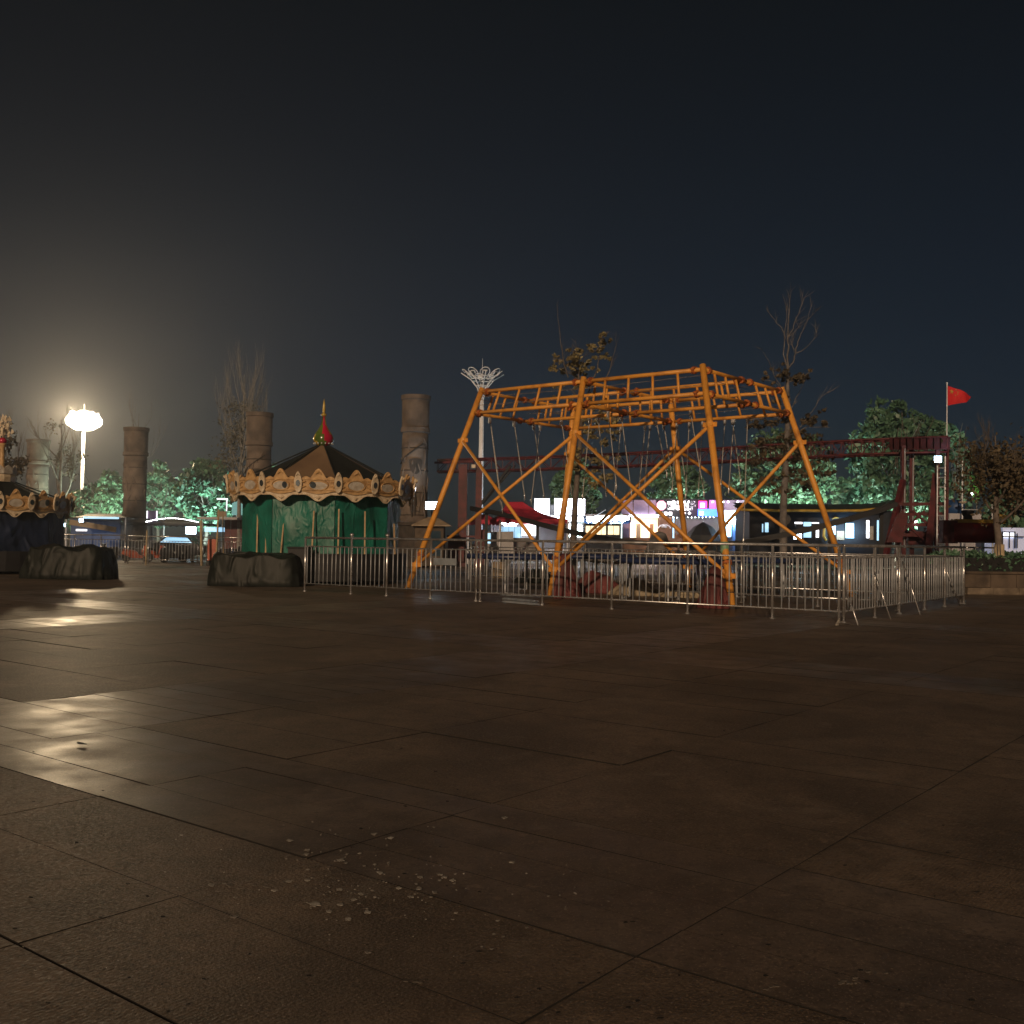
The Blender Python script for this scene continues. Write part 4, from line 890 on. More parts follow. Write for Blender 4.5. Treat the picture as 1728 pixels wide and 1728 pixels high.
shaped(1322, 50, 'tall sparse tree with bare upright crown behind the right legs of the frame', ([(1322, 860), (1326, 780), (1330, 700), (1329, 655), (1329, 624)], [.20, .17, .15, .12, .09, .06]),
 [(((545, 1130), (548, 1000), (555, 820), (550, 650), (555, 450), (575, 200), (580, 150)), .05), (((540, 1150), (490, 920), (505, 650), (530, 430), (540, 250)), .035), (((505, 650), (430, 540), (350, 450), (280, 340)), .022), (((560, 700), (580, 640), (640, 500), (700, 350), (750, 220), (820, 80)), .028),
  (((560, 690), (640, 620), (700, 540), (700, 510)), .02), (((545, 1130), (620, 1040), (650, 900), (680, 760), (740, 600), (820, 460), (880, 220)), .04), (((655, 915), (760, 860), (830, 790), (930, 690), (940, 560)), .022), (((480, 1400), (350, 1200), (290, 1010), (220, 890), (170, 830)), .022), (((820, 460), (900, 380), (920, 330)), .015), (((640, 900), (600, 800), (620, 640)), .015),
  (((560, 1700), (700, 1420), (760, 1330)), .02), (((700, 1900), (880, 1670), (980, 1500), (1110, 1410)), .022), (((545, 1300), (660, 1260), (830, 1180)), .02), (((545, 1250), (430, 1150), (370, 1100)), .02), (((530, 1500), (400, 1300), (220, 1270)), .02), (((540, 1800), (300, 1750), (60, 1800)), .03), (((560, 2000), (820, 1880), (1050, 1900)), .03), (((540, 2300), (250, 2150), (0, 2180)), .03), (((550, 2350), (850, 2200), (1100, 2250)), .03)],
 [(700, 1250, 70, 120), (740, 1220, 60, 90), (660, 1300, 40, 40), (840, 1130, 25, 16), (830, 1200, 25, 16), (530, 1180, 70, 70), (560, 1240, 50, 50), (390, 1130, 50, 40), (470, 1080, 40, 25), (300, 1270, 70, 45), (240, 1195, 25, 10), (570, 1500, 40, 30), (420, 1560, 60, 50), (540, 1700, 70, 70), (980, 1700, 60, 40), (760, 1780, 80, 60), (900, 1820, 90, 110), (1050, 1850, 60, 70), (640, 1960, 110, 120), (330, 1820, 110, 130), (150, 1860, 90, 100), (60, 1790, 50, 40), (420, 2050, 130, 140), (900, 2050, 120, 130), (200, 2100, 110, 120), (700, 2250, 130, 160), (1050, 2250, 90, 100), (400, 2330, 140, 170), (120, 2350, 100, 90), (880, 2450, 130, 140), (560, 2550, 150, 190), (250, 2600, 110, 110), (760, 2680, 130, 120), (1100, 2500, 70, 50), (430, 2750, 120, 100)],
 1260, 480, 7.857, mt='pale_bark', lmt='bleaf', seed=33, twig=6)
bare(0, 712, 60, 'reddish lit tree top above the left edge carousel', ((-4, 725, .7, 260), (5, 745, .7, 260), (10, 790, .8, 220)), seed=17, nb=7, lmt='bleaf', trunk_r=.14)
# right tree standing in the planter
RT = bare(1686, 728, 35, 'brown leaved tree with lime washed trunk in the planter at right',
     tuple((random.gauss(1690, 42), random.gauss(785, 30), .70, 110) for _ in range(34)), seed=19, nb=8, lmt='bleaf', trunk_r=.15, lsize=.085, base_z=.7, spread=.55, fork=.34, depth=3)
x = MB(); c = xg(1686, 35); x.lathe(c, [(.175, .7), (.168, 1.05), (.160, 1.62)], 12); x.build('limewash_band', M['limewash'], RT, smooth=True)
bare(1735, 780, 36, 'leaning tree trunk at the right edge of the picture', tuple((random.gauss(1735, 22), random.gauss(815, 25), .6, 90) for _ in range(10)), seed=23, nb=6, lmt='bleaf', trunk_r=.13, lsize=.09, base_z=.7)

# ================================================================== PLANTER AT RIGHT
pl = gr(1630, 1003); pr_ = gr(1760, 1004); dirp = (pr_-pl).normalized(); nrmp = V(-dirp.y, dirp.x, 0)
PW = thing('planter_wall', pl, 'low stone planter wall at the right edge', 'wall')
Lp = 9.0; nb_ = 10
for k in range(nb_):
    a = pl+dirp*(Lp*k/nb_+.008); b_ = pl+dirp*(Lp*(k+1)/nb_-.008); ang = math.atan2(dirp.y, dirp.x)
    x = MB(); x.box((a+b_)/2+nrmp*.25+V(0, 0, .44+random.gauss(0, .004)), ((b_-a).length, .38, .44), ang); x.build('wall_stone', M['wallstone'], PW)
    x = MB(); x.box((a+b_)/2+nrmp*.24+V(0, 0, .70), ((b_-a).length, .50, .07), ang); x.build('coping_stone', M['wallstone'], PW)
    x = MB(); x.box((a+b_)/2+nrmp*.12+V(0, 0, .11), ((b_-a).length, .40, .21), ang+random.gauss(0, .01)); x.build('kerb_stone', M['palestone'], PW)
x = MB(); x.box(pl+dirp*4.5+nrmp*3.0+V(0, 0, .33), (9, 5.2, .66), math.atan2(dirp.y, dirp.x)); x.build('planting_soil', M['joint'], PW)
hp = pl+dirp*4.5+nrmp*1.5
ht = tag(bpy.data.objects.new('hedge', None), 'dark clipped hedge growing above the planter wall at right', 'hedge'); COL.objects.link(ht); ht.location = hp
n_ = 9000; u = rng.uniform(-4.4, 4.4, n_); v = rng.uniform(-.9, 1.2, n_); zz = .70+rng.uniform(0, 1, n_)**.6*(.62+.08*np.sin(u*3)); P_ = np.array(hp)[None, :]+u[:, None]*np.array(dirp)+v[:, None]*np.array(nrmp); P_[:, 2] = zz
leaves_mesh('foliage', P_, .07, 'leaf2', ht)
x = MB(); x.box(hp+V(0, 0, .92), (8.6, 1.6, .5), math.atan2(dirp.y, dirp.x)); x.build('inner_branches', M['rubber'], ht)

# ================================================================== ELEVATED RED TRACK
TR = thing('elevated_track', xg(1160, 52), 'dark red steel lattice track crossing behind the orange frame', 'ride track')
TP = [(738, 776, 60), (880, 772, 57.5), (1050, 765, 55), (1200, 757, 52.5), (1330, 749, 50), (1460, 742, 48), (1600, 737, 46)]
P1 = [at(a, b_, d) for a, b_, d in TP]; wv_ = V(.0, 1.0, 0)
for off, dz, nm in ((0, 0, 'rail'), (1, 0, 'rail'), (0, -.66, 'lower_rail'), (1, -.66, 'lower_rail')):
    x = MB(); x.tube([p+wv_*off*1.1+V(0, 0, dz) for p in P1], .055, 6); x.build(nm, M['redsteel'], TR, smooth=True)
nseg = 46
def trk(s_):
    f = s_*(len(P1)-1); i = min(len(P1)-2, int(f)); return P1[i].lerp(P1[i+1], f-i)
for k in range(nseg):
    a = trk(k/nseg); b_ = trk((k+1)/nseg)
    x = MB()
    for off in (0, 1.1):
        o0 = wv_*off; x.beam(a+o0, a+o0+V(0, 0, -.66), .035); (x.beam(a+o0, b_+o0+V(0, 0, -.66), .035) if k % 2 else x.beam(a+o0+V(0, 0, -.66), b_+o0, .035))
    x.beam(a, a+wv_*1.1, .05); x.beam(a+V(0, 0, -.66), a+wv_*1.1+V(0, 0, -.66), .04)
    x.build('lattice', M['redsteel'], TR)
a = at(1500, 738, 47.4); b_ = at(1602, 736.5, 45.9); x = MB(); x.beam(a+V(0, -.1, -.3), b_+V(0, -.1, -.3), .06, .50); x.beam(a+V(0, -.14, -.05), b_+V(0, -.14, -.05), .10, .05); x.beam(a+V(0, -.14, -.56), b_+V(0, -.14, -.56), .10, .05)
for k in range(9): q = a.lerp(b_, (k+.5)/9); x.beam(q+V(0, -.15, -.06), q+V(0, -.15, -.55), .04); x.build('plate_girder', M['redsteel'], TR)
x = MB(); x.beam(at(735, 781, 60), at(800, 779, 59), .3, .12); x.build('end_step', M['redsteel'], TR)
def steelmast(px, D, ytop, w_, nm='support_column'):
    c = xg(px, D); H = at(px, ytop, D).z; x = MB(); x.beam(c, c+V(0, 0, H), w_, w_); x.build(nm, M['redsteel'], TR)
steelmast(779, 59, 784, .48); steelmast(806, 58.4, 784, .34)
x = MB(); x.beam(at(806, 858, 58.4), at(862, 786, 57.8), .14); x.beam(at(815, 850, 58.4), at(870, 785, 57.8), .08); x.build('knee_brace', M['black'], TR)
x = MB(); x.box(at(799, 787, 58), (.22, .12, .2)); x.build('junction_box', M['cream'], TR)
x = MB()
c0 = xg(785, 59); x.box(c0+V(-.2, -.3, 1.7), (1.6, 1.0, .1)); x.box(c0+V(-.5, -.1, 1.0), (.9, .8, 1.4)); x.box(c0+V(.9, -.1, 1.1), (.5, .7, 2.0)); x.build('drive_housing', M['redsteel'], TR)
# right tower
TW = thing('track_tower', xg(1550, 46.5), 'dark red steel tower with a ladder under the right end of the track', 'tower')
def tw(name, parts, mt='redsteel'):
    x = MB()
    for p in parts: x.beam(at(p[0], p[1], p[4] if len(p) > 4 else 46.5), at(p[2], p[3], p[5] if len(p) > 5 else (p[4] if len(p) > 4 else 46.5)), p[6] if len(p) > 6 else .16)
    return x.build(name, M[mt], TW)
for (xx, D) in ((1524, 46.6), (1538, 47.4)): tw('column', [(xx, 752, xx, 940, D, D, .18)]); tw('corner_strip', [(xx+3, 757, xx+2, 925, D-.15, D-.15, .045)], 'galv')
tw('column', [(1582, 752, 1580, 940, 46.2, 46.2, .16)]); tw('column', [(1598, 752, 1596, 940, 46.6, 46.6, .14)])
tw('splayed_leg', [(1524, 810, 1494, 940, 46.4, 45.6, .20)]); tw('splayed_leg', [(1580, 800, 1566, 940, 46.4, 45.2, .26)]); tw('splayed_leg', [(1524, 815, 1512, 940, 46.8, 47.4, .16)])
for yy in (851, 868, 886, 903): tw('cross_girder', [(1506, yy, 1596, yy-1, 46.1, 46.1, .14)])
for (p) in ((1506, 862, 1560, 912), (1560, 862, 1508, 912), (1540, 862, 1596, 912)): tw('cross_brace', [(*p, 46.0, 46.0, .09)])
for k in range(14): tw('stair_tread', [(1512-k*1.2, 872+k*3.2, 1532-k*.8, 872+k*3.2, 45.3-.02*k, 45.3-.02*k, .08)])
x = MB(); x.box(at(1545, 908, 47.0), (.9, .7, .6)); x.box(at(1570, 902, 46.9), (.4, .5, .6)); x.tube([at(1524, 905, 46.9), at(1524, 893, 46.9)], .2, 12); x.build('motor_housing', M['redsteel'], TW)
x = MB(); x.lathe(at(1545, 880, 46.0), [(.001, -.05), (.05, -.03), (.06, .02), (.001, .06)], 8); x.build('bulb', M['fairy'], TW)
# ladder
lad = MB()
LT = thing('ladder', xg(1588, 45.6), 'pale metal ladder fixed upright on the red tower', 'ladder')
for xx in (1582, 1595):
    x = MB(); x.tube([at(xx, 770, 45.8), at(xx-1, 930, 45.6)], .035, 6); x.build('stile', M['galv'], LT)
for k in range(9):
    yy = 790+k*16; x = MB(); x.tube([at(1582, yy, 45.75), at(1594.5, yy, 45.75)], .03, 6); x.build('rung', M['galv'], LT)
# floodlights
def flood(p, label, power, w_=.5, h_=.28, col=(.55, .82, 1.0), face=-1, mt='coolwhite', stand=True, soft=.15, spotup=False):
    t = thing('floodlight', p, label, 'floodlight', 'lit white floodlights')
    x = MB(); x.box(p+V(0, .10, 0), (w_*1.08, .14, h_*1.1)); x.build('lamp_housing', M['black'], t)
    x = MB(); x.box(p+V(0, .015, 0), (w_, .03, h_)); x.build('lamp_glass', M[mt], t)
    if stand: x = MB(); x.beam(p+V(0, .12, 0), p+V(0, .35, -.1), .05); x.build('bracket', M['black'], t)
    light('flood_light', 'SPOT', p+V(0, -.12, .02), power, col, soft, t, (PI/2+math.radians(50), 0, 0), spot=1.7); return t
flood(at(1583, 775, 45.4), 'small glaring blue white lamp high on the ladder of the red tower', 110, .30, .26)
flood(at(728, 853, 54.5), 'blue white floodlight glaring beside the tallest stone column', 420, .60, .40)
flood(at(1346, 905, 62), 'square white floodlight at the foot of the dark building', 30, .46, .32)
flood(at(107, 886, 66), 'lower blue white lamp under the left canopy', 25, .24, .2)
flood(at(137, 878, 70), 'upper blue white lamp under the left canopy', 30, .26, .22)
flood(at(322, 895, 74), 'glaring white headlamp cluster behind the railings at left', 120, .7, .5)
# booth that carries the left floodlight
t = thing('ticket_booth', xg(722, 55.5), 'small pale booth with a tan roof between column and left leg', 'booth'); c = xg(724, 55.6)
x = MB(); x.box(c+V(0, .5, 1.15), (1.5, 1.4, 2.1)); x.build('wall', M['wallstone'], t)
x = MB(); x.lathe(c+V(.1, .5, 2.2), [(1.45, 0), (1.45, .06), (.3, .5)], 4, phase=PI/4); x.build('roof', M['tanpanel'], t)
x = MB(); x.box(c+V(.35, -.21, 1.3), (.5, .02, 1.3)); x.build('door', M['glassdark'], t)
x = MB(); x.tube([c+V(.1, .3, 2.4), at(728, 853, 54.8)], .03, 6); x.build('lamp_arm', M['black'], t)

# ================================================================== FLAG
fp = xg(1597, 47.2); t = thing('flagpole', fp, 'thin flagpole with a red flag above the red tower', 'flagpole'); HT = at(1597, 648, 47.2).z
x = MB(); x.tube([fp, fp+V(0, 0, HT)], [.045, .022], 8); x.build('pole', M['whitemetal'], t, smooth=True)
x = MB(); x.lathe(fp+V(0, 0, HT), [(.02, 0), (.05, .03), (.03, .08), (.001, .09)], 8); x.build('pole_cap', M['whitemetal'], t)
def flagF(u, v, o=0.0):
    zt = HT-.08-u*.32-.16*u*u; zb = HT-.98+.10*u*(1-u)+(.16*u if u < .8 else .128+.9*(u-.8)); z = zb+(zt-zb)*v
    return fp+V(.03+1.12*u-.12*(1-v)*u, .16*math.sin(u*7+v)*u-.03*u+o, z)
tf = thing('flag', fp+V(.03, 0, HT-.5), 'red flag with small yellow stars streaming right from the pole', 'flag')
x = MB(); x.grid(lambda u, v: flagF(u, v, -.004), 24, 10); x.grid(lambda u, v: flagF(1-u, v, .004), 24, 10); x.build('flag_cloth', M['flagred'], tf, smooth=True)
def star(cu, cv, r, rot):
    x = MB(); pts = []
    for k in range(10): a = PI/2+rot+k*PI/5; rr = r if k % 2 == 0 else r*.38; pts.append(flagF(cu+rr*math.cos(a)*.66, cv+rr*math.sin(a), -.013))
    c = flagF(cu, cv, -.014); x.raw([c]+pts, [(0, 1+(k+1) % 10, 1+k) for k in range(10)]); return x.build('star', M['yellow'], tf)
star(.17, .75, .15, 0)
for (a, b_) in ((.33, .90), (.40, .80), (.40, .66), (.33, .56)): star(a, b_, .05, .3)

# ================================================================== U-SHAPED TRACK BEHIND THE FRAME
UT = thing('curved_track', xg(1155, 45), 'black curved ride track sweeping up at both ends behind the frame', 'ride track')
up_ = [(795, 858, 50), (830, 864, 49), (880, 876, 48), (935, 891, 47), (990, 903, 46.2), (1050, 914, 45.5), (1155, 921, 45), (1250, 916, 44.6), (1310, 905, 44.4), (1370, 892, 44.2), (1430, 877, 44), (1480, 862, 44), (1508, 851, 44)]
pts = [at(*q) for q in up_]; pts2 = []
for i in range(len(pts)-1):
    for k in range(4): pts2.append(pts[i].lerp(pts[i+1], k/4))
pts2.append(pts[-1])
for off in (-.35, .35):
    x = MB()
    for i in range(len(pts2)-1): x.beam(pts2[i]+V(0, off, 0), pts2[i+1]+V(0, off, 0), .12, .20)
    x.build('track_rail', M['black'], UT)
for i in range(0, len(pts2), 2): x = MB(); x.beam(pts2[i]+V(0, -.35, 0), pts2[i]+V(0, .35, 0), .10); x.build('cross_tie', M['black'], UT)
for i in (3, 10, 38, 45): x = MB(); q = pts2[i]; x.beam(q, V(q.x, q.y, 0), .14); x.build('support', M['black'], UT)
x = MB(); c = xg(1110, 45.2); x.lathe(c+V(0, -.2, 0), [(2.9, .62), (3.3, .72), (3.35, .98), (2.8, 1.06), (2.2, 1.0), (.6, 1.08), (.3, 1.9), (.001, 2.0)], 36); x.build('disc_platform', M['wallgrey'], UT, smooth=False)

# ================================================================== SHOPS AND TENTS BEHIND
def P(px0, px1, py0, py1, D, th, mt, name, parent, dy=0.0):
    """box with its front face at distance D spanning columns px0..px1 and rows py0..py1 of the view"""
    a = at(px0, py1, D); b_ = at(px1, py0, D); x = MB(); x.box(((a.x+b_.x)/2, D+th/2+dy, (a.z+b_.z)/2), (abs(b_.x-a.x), th, abs(b_.z-a.z))); return x.build(name, M[mt] if isinstance(mt, str) else mt, parent)
def zg(py, px, D): return at(px, py, D).z
def textobj(body, parent, c, width, height, mt, name='lettering', depth=.06, bold=.02):
    cu = bpy.data.curves.new(name, 'FONT'); cu.body = body; cu.extrude = depth/2; cu.offset = bold; cu.align_x = 'CENTER'; cu.align_y = 'CENTER'; cu.size = 1; cu.resolution_u = 2
    o = bpy.data.objects.new('tmp', cu); COL.objects.link(o); bpy.context.view_layer.update()
    me = bpy.data.meshes.new_from_object(o.evaluated_get(bpy.context.evaluated_depsgraph_get())); bpy.data.objects.remove(o)
    co = np.array([v.co[:] for v in me.vertices]); mn, mx = co.min(0), co.max(0); s_ = [width/(mx[0]-mn[0]), height/(mx[1]-mn[1])]; cc = (mn+mx)/2
    for v in me.vertices: x_, y_, z_ = (v.co[0]-cc[0])*s_[0], (v.co[1]-cc[1])*s_[1], v.co[2]; v.co = (x_, -z_, y_)
    me.materials.clear(); me.materials.append(M[mt]); me.name = name
    o = bpy.data.objects.new(name, me); COL.objects.link(o); o.parent = parent; o.location = Vector(c)-worldloc(parent); return o
# --- row of white lit stalls with two light boxes
D = 78
t = thing('stall_row', xg(955, D), 'brightly lit open stall under two white light boxes left of the pink shop', 'stall')
P(868, 1056, 868, 946, D+3, .1, 'wallwhite', 'back_wall', t); P(868, 1056, 869, 873, D, 3, 'wallwhite', 'roof_edge', t)
for xx in (870, 930, 990, 1054): P(xx-1, xx+1, 873, 946, D, .12, 'galv', 'post', t)
P(872, 985, 874, 878, D-.15, .1, 'tube', 'lamp_tube', t); P(880, 928, 886, 904, D+2.8, .05, 'whitewin', 'lit_shelf', t); P(932, 966, 884, 905, D+2.8, .05, 'whitewin', 'lit_shelf', t); P(972, 986, 886, 900, D+2.8, .05, 'whitewin', 'lit_shelf', t)
P(868, 1056, 908, 946, D+.2, .3, 'wallgrey', 'counter', t)
light('stall_light', 'AREA', at(930, 876, D+1.2), 170, (.92, .95, 1.0), 6, t, (PI+0, 0, 0) if False else (0, 0, 0), 1.6)
for a_, b_, lab in ((902, 927, 'smaller square white light box above the lit stalls'), (936, 987, 'wider white light box above the lit stalls, partly behind a trunk')):
    s_ = thing('light_box', xg((a_+b_)/2, D-.1)+V(0, 0, 3.2), lab, 'sign', 'white light boxes'); P(a_-.5, b_+.5, 841.5, 868.5, D-.3, .28, 'whitemetal', 'box_frame', s_); P(a_, b_, 842, 868, D-.34, .05, 'signwhite', 'lit_face', s_)
P(928, 935, 852, 869, D-.1, .1, 'black', 'sign_post', t)
light('sign_glow', 'AREA', at(945, 855, D-.7), 160, (.85, .9, 1.0), 3.5, t, (PI/2, 0, 0), 1.0)
# stall people-high goods silhouettes
for k, (a_, b_, c_) in enumerate(((888, 893, 896), (900, 906, 892), (918, 922, 898), (944, 950, 895), (958, 961, 899))):
    P(a_, b_, c_, 912, D+.9, .3, ('glassdark', 'tanpanel', 'black')[k % 3], 'goods_stack', t)
# --- red canopies
def canopy(xl, xr, xa, xb, yt, ye, D, depth, label, mt='canopyred', val=.32, name='canopy_tent', h0=0.0):
    t = thing(name, xg((xl+xr)/2, D+depth/2), label, 'canopy'); A_, B_ = at(xl, ye, D), at(xr, ye, D); T0, T1 = at(xa, yt, D+depth/2), at(xb, yt, D+depth/2)
    e = [A_, B_, B_+V(0, depth, 0), A_+V(0, depth, 0)]; tt = [T0+V(0, -.2, 0), T1+V(0, -.2, 0), T1+V(0, .2, 0), T0+V(0, .2, 0)]
    x = MB(); nS = 8
    for k in range(4):
        a, b_ = e[k], e[(k+1) % 4]; c_, d_ = tt[(k+1) % 4], tt[k]
        def F(u, v, a=a, b_=b_, c_=c_, d_=d_):
            p = a.lerp(b_, u).lerp(d_.lerp(c_, u), v); p.z -= (T0.z-A_.z)*.22*math.sin(PI*v); return p
        x.grid(F, 6, nS)
    x.raw(tt, [(0, 1, 2, 3)]); x.build('canopy_roof', M[mt], t, smooth=False)
    x = MB()
    for k in range(4):
        a, b_ = e[k], e[(k+1) % 4]; x.grid(lambda u, v: a.lerp(b_, u)+V(0, 0, -val*v*(1-.35*abs(math.sin(u*9*PI)))), 36, 1)
    x.build('valance', M[mt], t)
    for q in e: x = MB(); x.tube([V(q.x, q.y, 0), V(q.x, q.y, q.z)], .045, 6); x.build('pole', M['whitemetal'], t)
    return t
canopy(828, 958, 856, 882, 847, 876, 66, 5, 'large red canopy with raised ridge left of the white light boxes')
canopy(787, 844, 812, 822, 868, 877, 62, 3, 'small low red canopy beside the left supports of the track')
# lit interior beneath the red canopy
t = thing('glass_stall', xg(862, 69), 'white lit glass fronted stall beneath the large red canopy', 'stall')
P(832, 960, 880, 946, 71.2, .1, 'wallwhite', 'back_wall', t); P(846, 874, 879, 884, 68.5, .2, 'tube', 'lamp_tube', t); P(850, 872, 884, 888, 71.0, .06, 'whitewin', 'lit_panel', t); P(880, 905, 884, 904, 71.0, .06, 'whitewin', 'lit_panel', t)
for a_ in (848, 858, 868, 878): P(a_, a_+1, 888, 908, 68, .06, 'galv', 'mullion', t)
P(846, 880, 889, 908, 68.1, .03, 'coolwin', 'glass_pane', t); P(846, 905, 908, 946, 68, .5, 'wallgrey', 'counter', t)
light('stall_light', 'AREA', at(870, 884, 69), 130, (.9, .96, 1.0), 4, t, (0, 0, 0), 1.5)
# parked white van between the stalls
t = thing('parked_van', xg(832, 63), 'pale van with a sloping windscreen beneath the small red canopy', 'van'); c = xg(832, 63)
x = MB(); x.prism([(-1.2, .35), (1.2, .35), (1.2, 1.2), (.75, 1.35), (.35, 2.0), (-1.2, 2.05)], 1.7, lambda X, Y, Z: V(c.x-X, c.y+Y, Z)); x.build('body', M['wallwhite'], t)
x = MB(); x.prism([(.82, 1.32), (.42, 1.92), (.15, 1.92), (.15, 1.32)], 1.74, lambda X, Y, Z: V(c.x-X, c.y+Y, Z)); x.build('side_window', M['coolwin'], t)
for sx in (-.75, .75):
    for sy in (-.85, .85): x = MB(); q = c+V(sx, sy, .34); x.tube([q-V(0, .09, 0), q+V(0, .09, 0)], .34, 14); x.build('wheel', M['rubber'], t)
# --- kiosk with warm windows and a blue awning
D = 72
t = thing('kiosk', xg(1017, D), 'dark kiosk with warm lit windows under a glittering blue awning', 'kiosk')
P(985, 1048, 884, 944, D+.05, 2, 'black', 'body', t)
for a_, b_ in ((988.5, 1005), (1007, 1022.5), (1026, 1045)):
    w_ = P(a_, b_, 887.5, 902, D, .04, 'warmwin', 'window', t); P((a_+b_)/2-.4, (a_+b_)/2+.4, 887.5, 902, D-.05, .04, 'black', 'mullion', w_)
x = MB(); x.grid(lambda u, v: at(985+80*u, 870+12*v+2*math.sin(u*16), D-.3-1.2*v), 20, 4); x.build('awning', M['bluetarp'], t)
P(1004, 1062, 870.5, 877, D-1.5, .06, 'whitewin', 'light_strip', t)
x = MB()
for k in range(26): x.beam(at(990+k*2.6, 872, D-1.62), at(990+k*2.6, 878+random.uniform(0, 6), D-1.62), .03)
x.build('icicle_lights', M['fairy'], t); x = MB(); x.tube([at(985, 882, D-.8), at(1008, 869, D-.8), at(1022, 860, D-.8)], .04, 6); x.build('awning_arm', M['alu'], t)
# --- pink and lilac shop with the waffle sign
D = 74
t = thing('snack_shop', xg(1155, D), 'lilac fronted snack shop with pink waffle emblem and white Chinese letters', 'shop')
P(1051, 1262, 846, 946, D+3, .1, 'wallbrown', 'back_wall', t); P(1050, 1263, 843.5, 847, D+.1, 3.2, 'roofdark', 'roof', t)
for a_, b_, m_ in ((1049, 1068, 'lilaclit'), (1069.5, 1094, 'lilaclit'), (1095, 1107, 'lilaclit'), (1197, 1218, 'magentalit'), (1222, 1240, 'lilac'), (1241, 1259, 'lilac')): P(a_, b_, 844, 867, D, .12, m_, 'fascia_panel', t)
P(1107.5, 1196, 844, 872, D+.05, .1, 'black', 'sign_board', t)
x = MB(); a = at(1116, 853, D-.12); rr = 8.6/FPX*D; x.prism([(rr*math.cos(b_), rr*math.sin(b_)) for b_ in np.linspace(0, 2*PI, 8, endpoint=False)+PI/8], .1, lambda X, Y, Z: a+V(X, Y, Z)); em = x.build('waffle_emblem', M['pinksign'], t)
x = MB()
for i in range(-2, 3):
    for j in range(-2, 3):
        if abs(i)+abs(j) < 4: x.lathe(a+V(i*rr*.33, -.07, j*rr*.33), [(.001, -rr*.12), (rr*.12, 0), (.001, rr*.12)], 8)
x.build('waffle_bumps', M['letterwhite'], em)
wl = (1173-1126)/FPX*D
textobj('鸡蛋仔', t, at(1149.5, 853, D-.1), wl, 17/FPX*D, 'letterwhite', bold=.035)
for k, xx in enumerate((1115.5, 1123.5, 1131.5)): P(xx-2.6, xx+2.6, 864, 869.5, D-.1, .08, 'letterwhite', 'small_letter', t)
for xx in (1155, 1163.5): x = MB(); q = at(xx, 866, D-.1); x.lathe(q, [(.001, -.11), (.11, 0), (.001, .11)], 8); x.build('small_letter', M['letterwhite'], t)
P(1179, 1193, 845.5, 857.5, D-.15, .1, 'redsign', 'red_sign', t); P(1182, 1189, 849, 856, D-.2, .06, 'letterwhite', 'sign_mark', t)
P(1178, 1212, 859, 871, D-.15, .1, 'bluesign', 'blue_sign', t); P(1181, 1187, 863, 869, D-.2, .06, 'letterwhite', 'sign_mark', t)
P(1062, 1111, 869, 872.5, D-.1, .1, 'tube', 'lamp_tube', t); P(1063, 1110, 874, 946, D+2.6, .05, 'warmroom', 'lit_back', t)
for a_, b_, m_ in ((1064, 1070, 'whitewin'), (1084, 1092, 'whitewin'), (1074, 1081, 'tanpanel'), (1097, 1103, 'wallbrown')): P(a_, b_, 884, 912, D+.9, .3, m_, 'display_unit', t)
P(1050, 1062, 872, 908, D+.2, .1, 'lilac', 'side_panel', t); P(1112, 1134, 872, 912, D+.05, .12, 'wallbrown', 'shutter', t)
x = MB(); a = at(1121, 894, D-.02); x.tube([a+V(.45*math.cos(b_), 0, .35*math.sin(b_)) for b_ in np.linspace(.3, 2.9, 10)], .05, 6); x.tube([a+V(-.2, 0, .18), a+V(0, 0, .25), a+V(.15, 0, .16)], [.06, .12, .06], 6); x.build('painted_motif', M['whitemetal'], t)
P(1135, 1138, 872, 908, D, .08, 'coolwin', 'neon_tube', t); P(1140, 1215, 872, 900, D+.5, .1, 'wallgrey', 'front_wall', t)
P(1050, 1262, 910, 946, D+.1, .3, 'wallbrown', 'counter', t)
x = MB()
for xx in (1220.5, 1229, 1245, 1203): x.lathe(at(xx, 847, D-.1), [(.001, -.05), (.05, 0), (.001, .05)], 6)
for k in range(12): x.lathe(at(1136+k*6.2, 873+random.uniform(-.6, .6), D-.1), [(.001, -.03), (.03, 0), (.001, .03)], 6)
x.build('string_bulbs', M['fairy'], t)
light('shop_light', 'AREA', at(1087, 874, D+1.2), 170, (1.0, .72, .52), 2.0, t, (0, 0, 0), 1.6)
light('neon_glow', 'AREA', at(1190, 857, D-.9), 20, (.8, .3, 1.0), 1.6, t, (PI/2, 0, 0), .9)
light('letter_glow', 'AREA', at(1140, 857, D-1.4), 22, (1.0, .85, 1.0), 2.6, t, (PI/2, 0, 0), .9)
# big closed parasol / tent in front of the shop
t = thing('dark_parasol', xg(1186, 70), 'dark grey parasol tent spread low in front of the pink shop', 'parasol'); c = xg(1186, 70)
x = MB(); x.lathe(c, [(1.25, .9), (1.35, 1.5), (1.15, 2.05), (.62, 2.62), (.001, 2.95)], 10); x.build('parasol_cloth', M['roofdark'], t); x = MB(); x.tube([c, c+V(0, 0, 3.0)], .04, 6); x.build('parasol_pole', M['galv'], t)
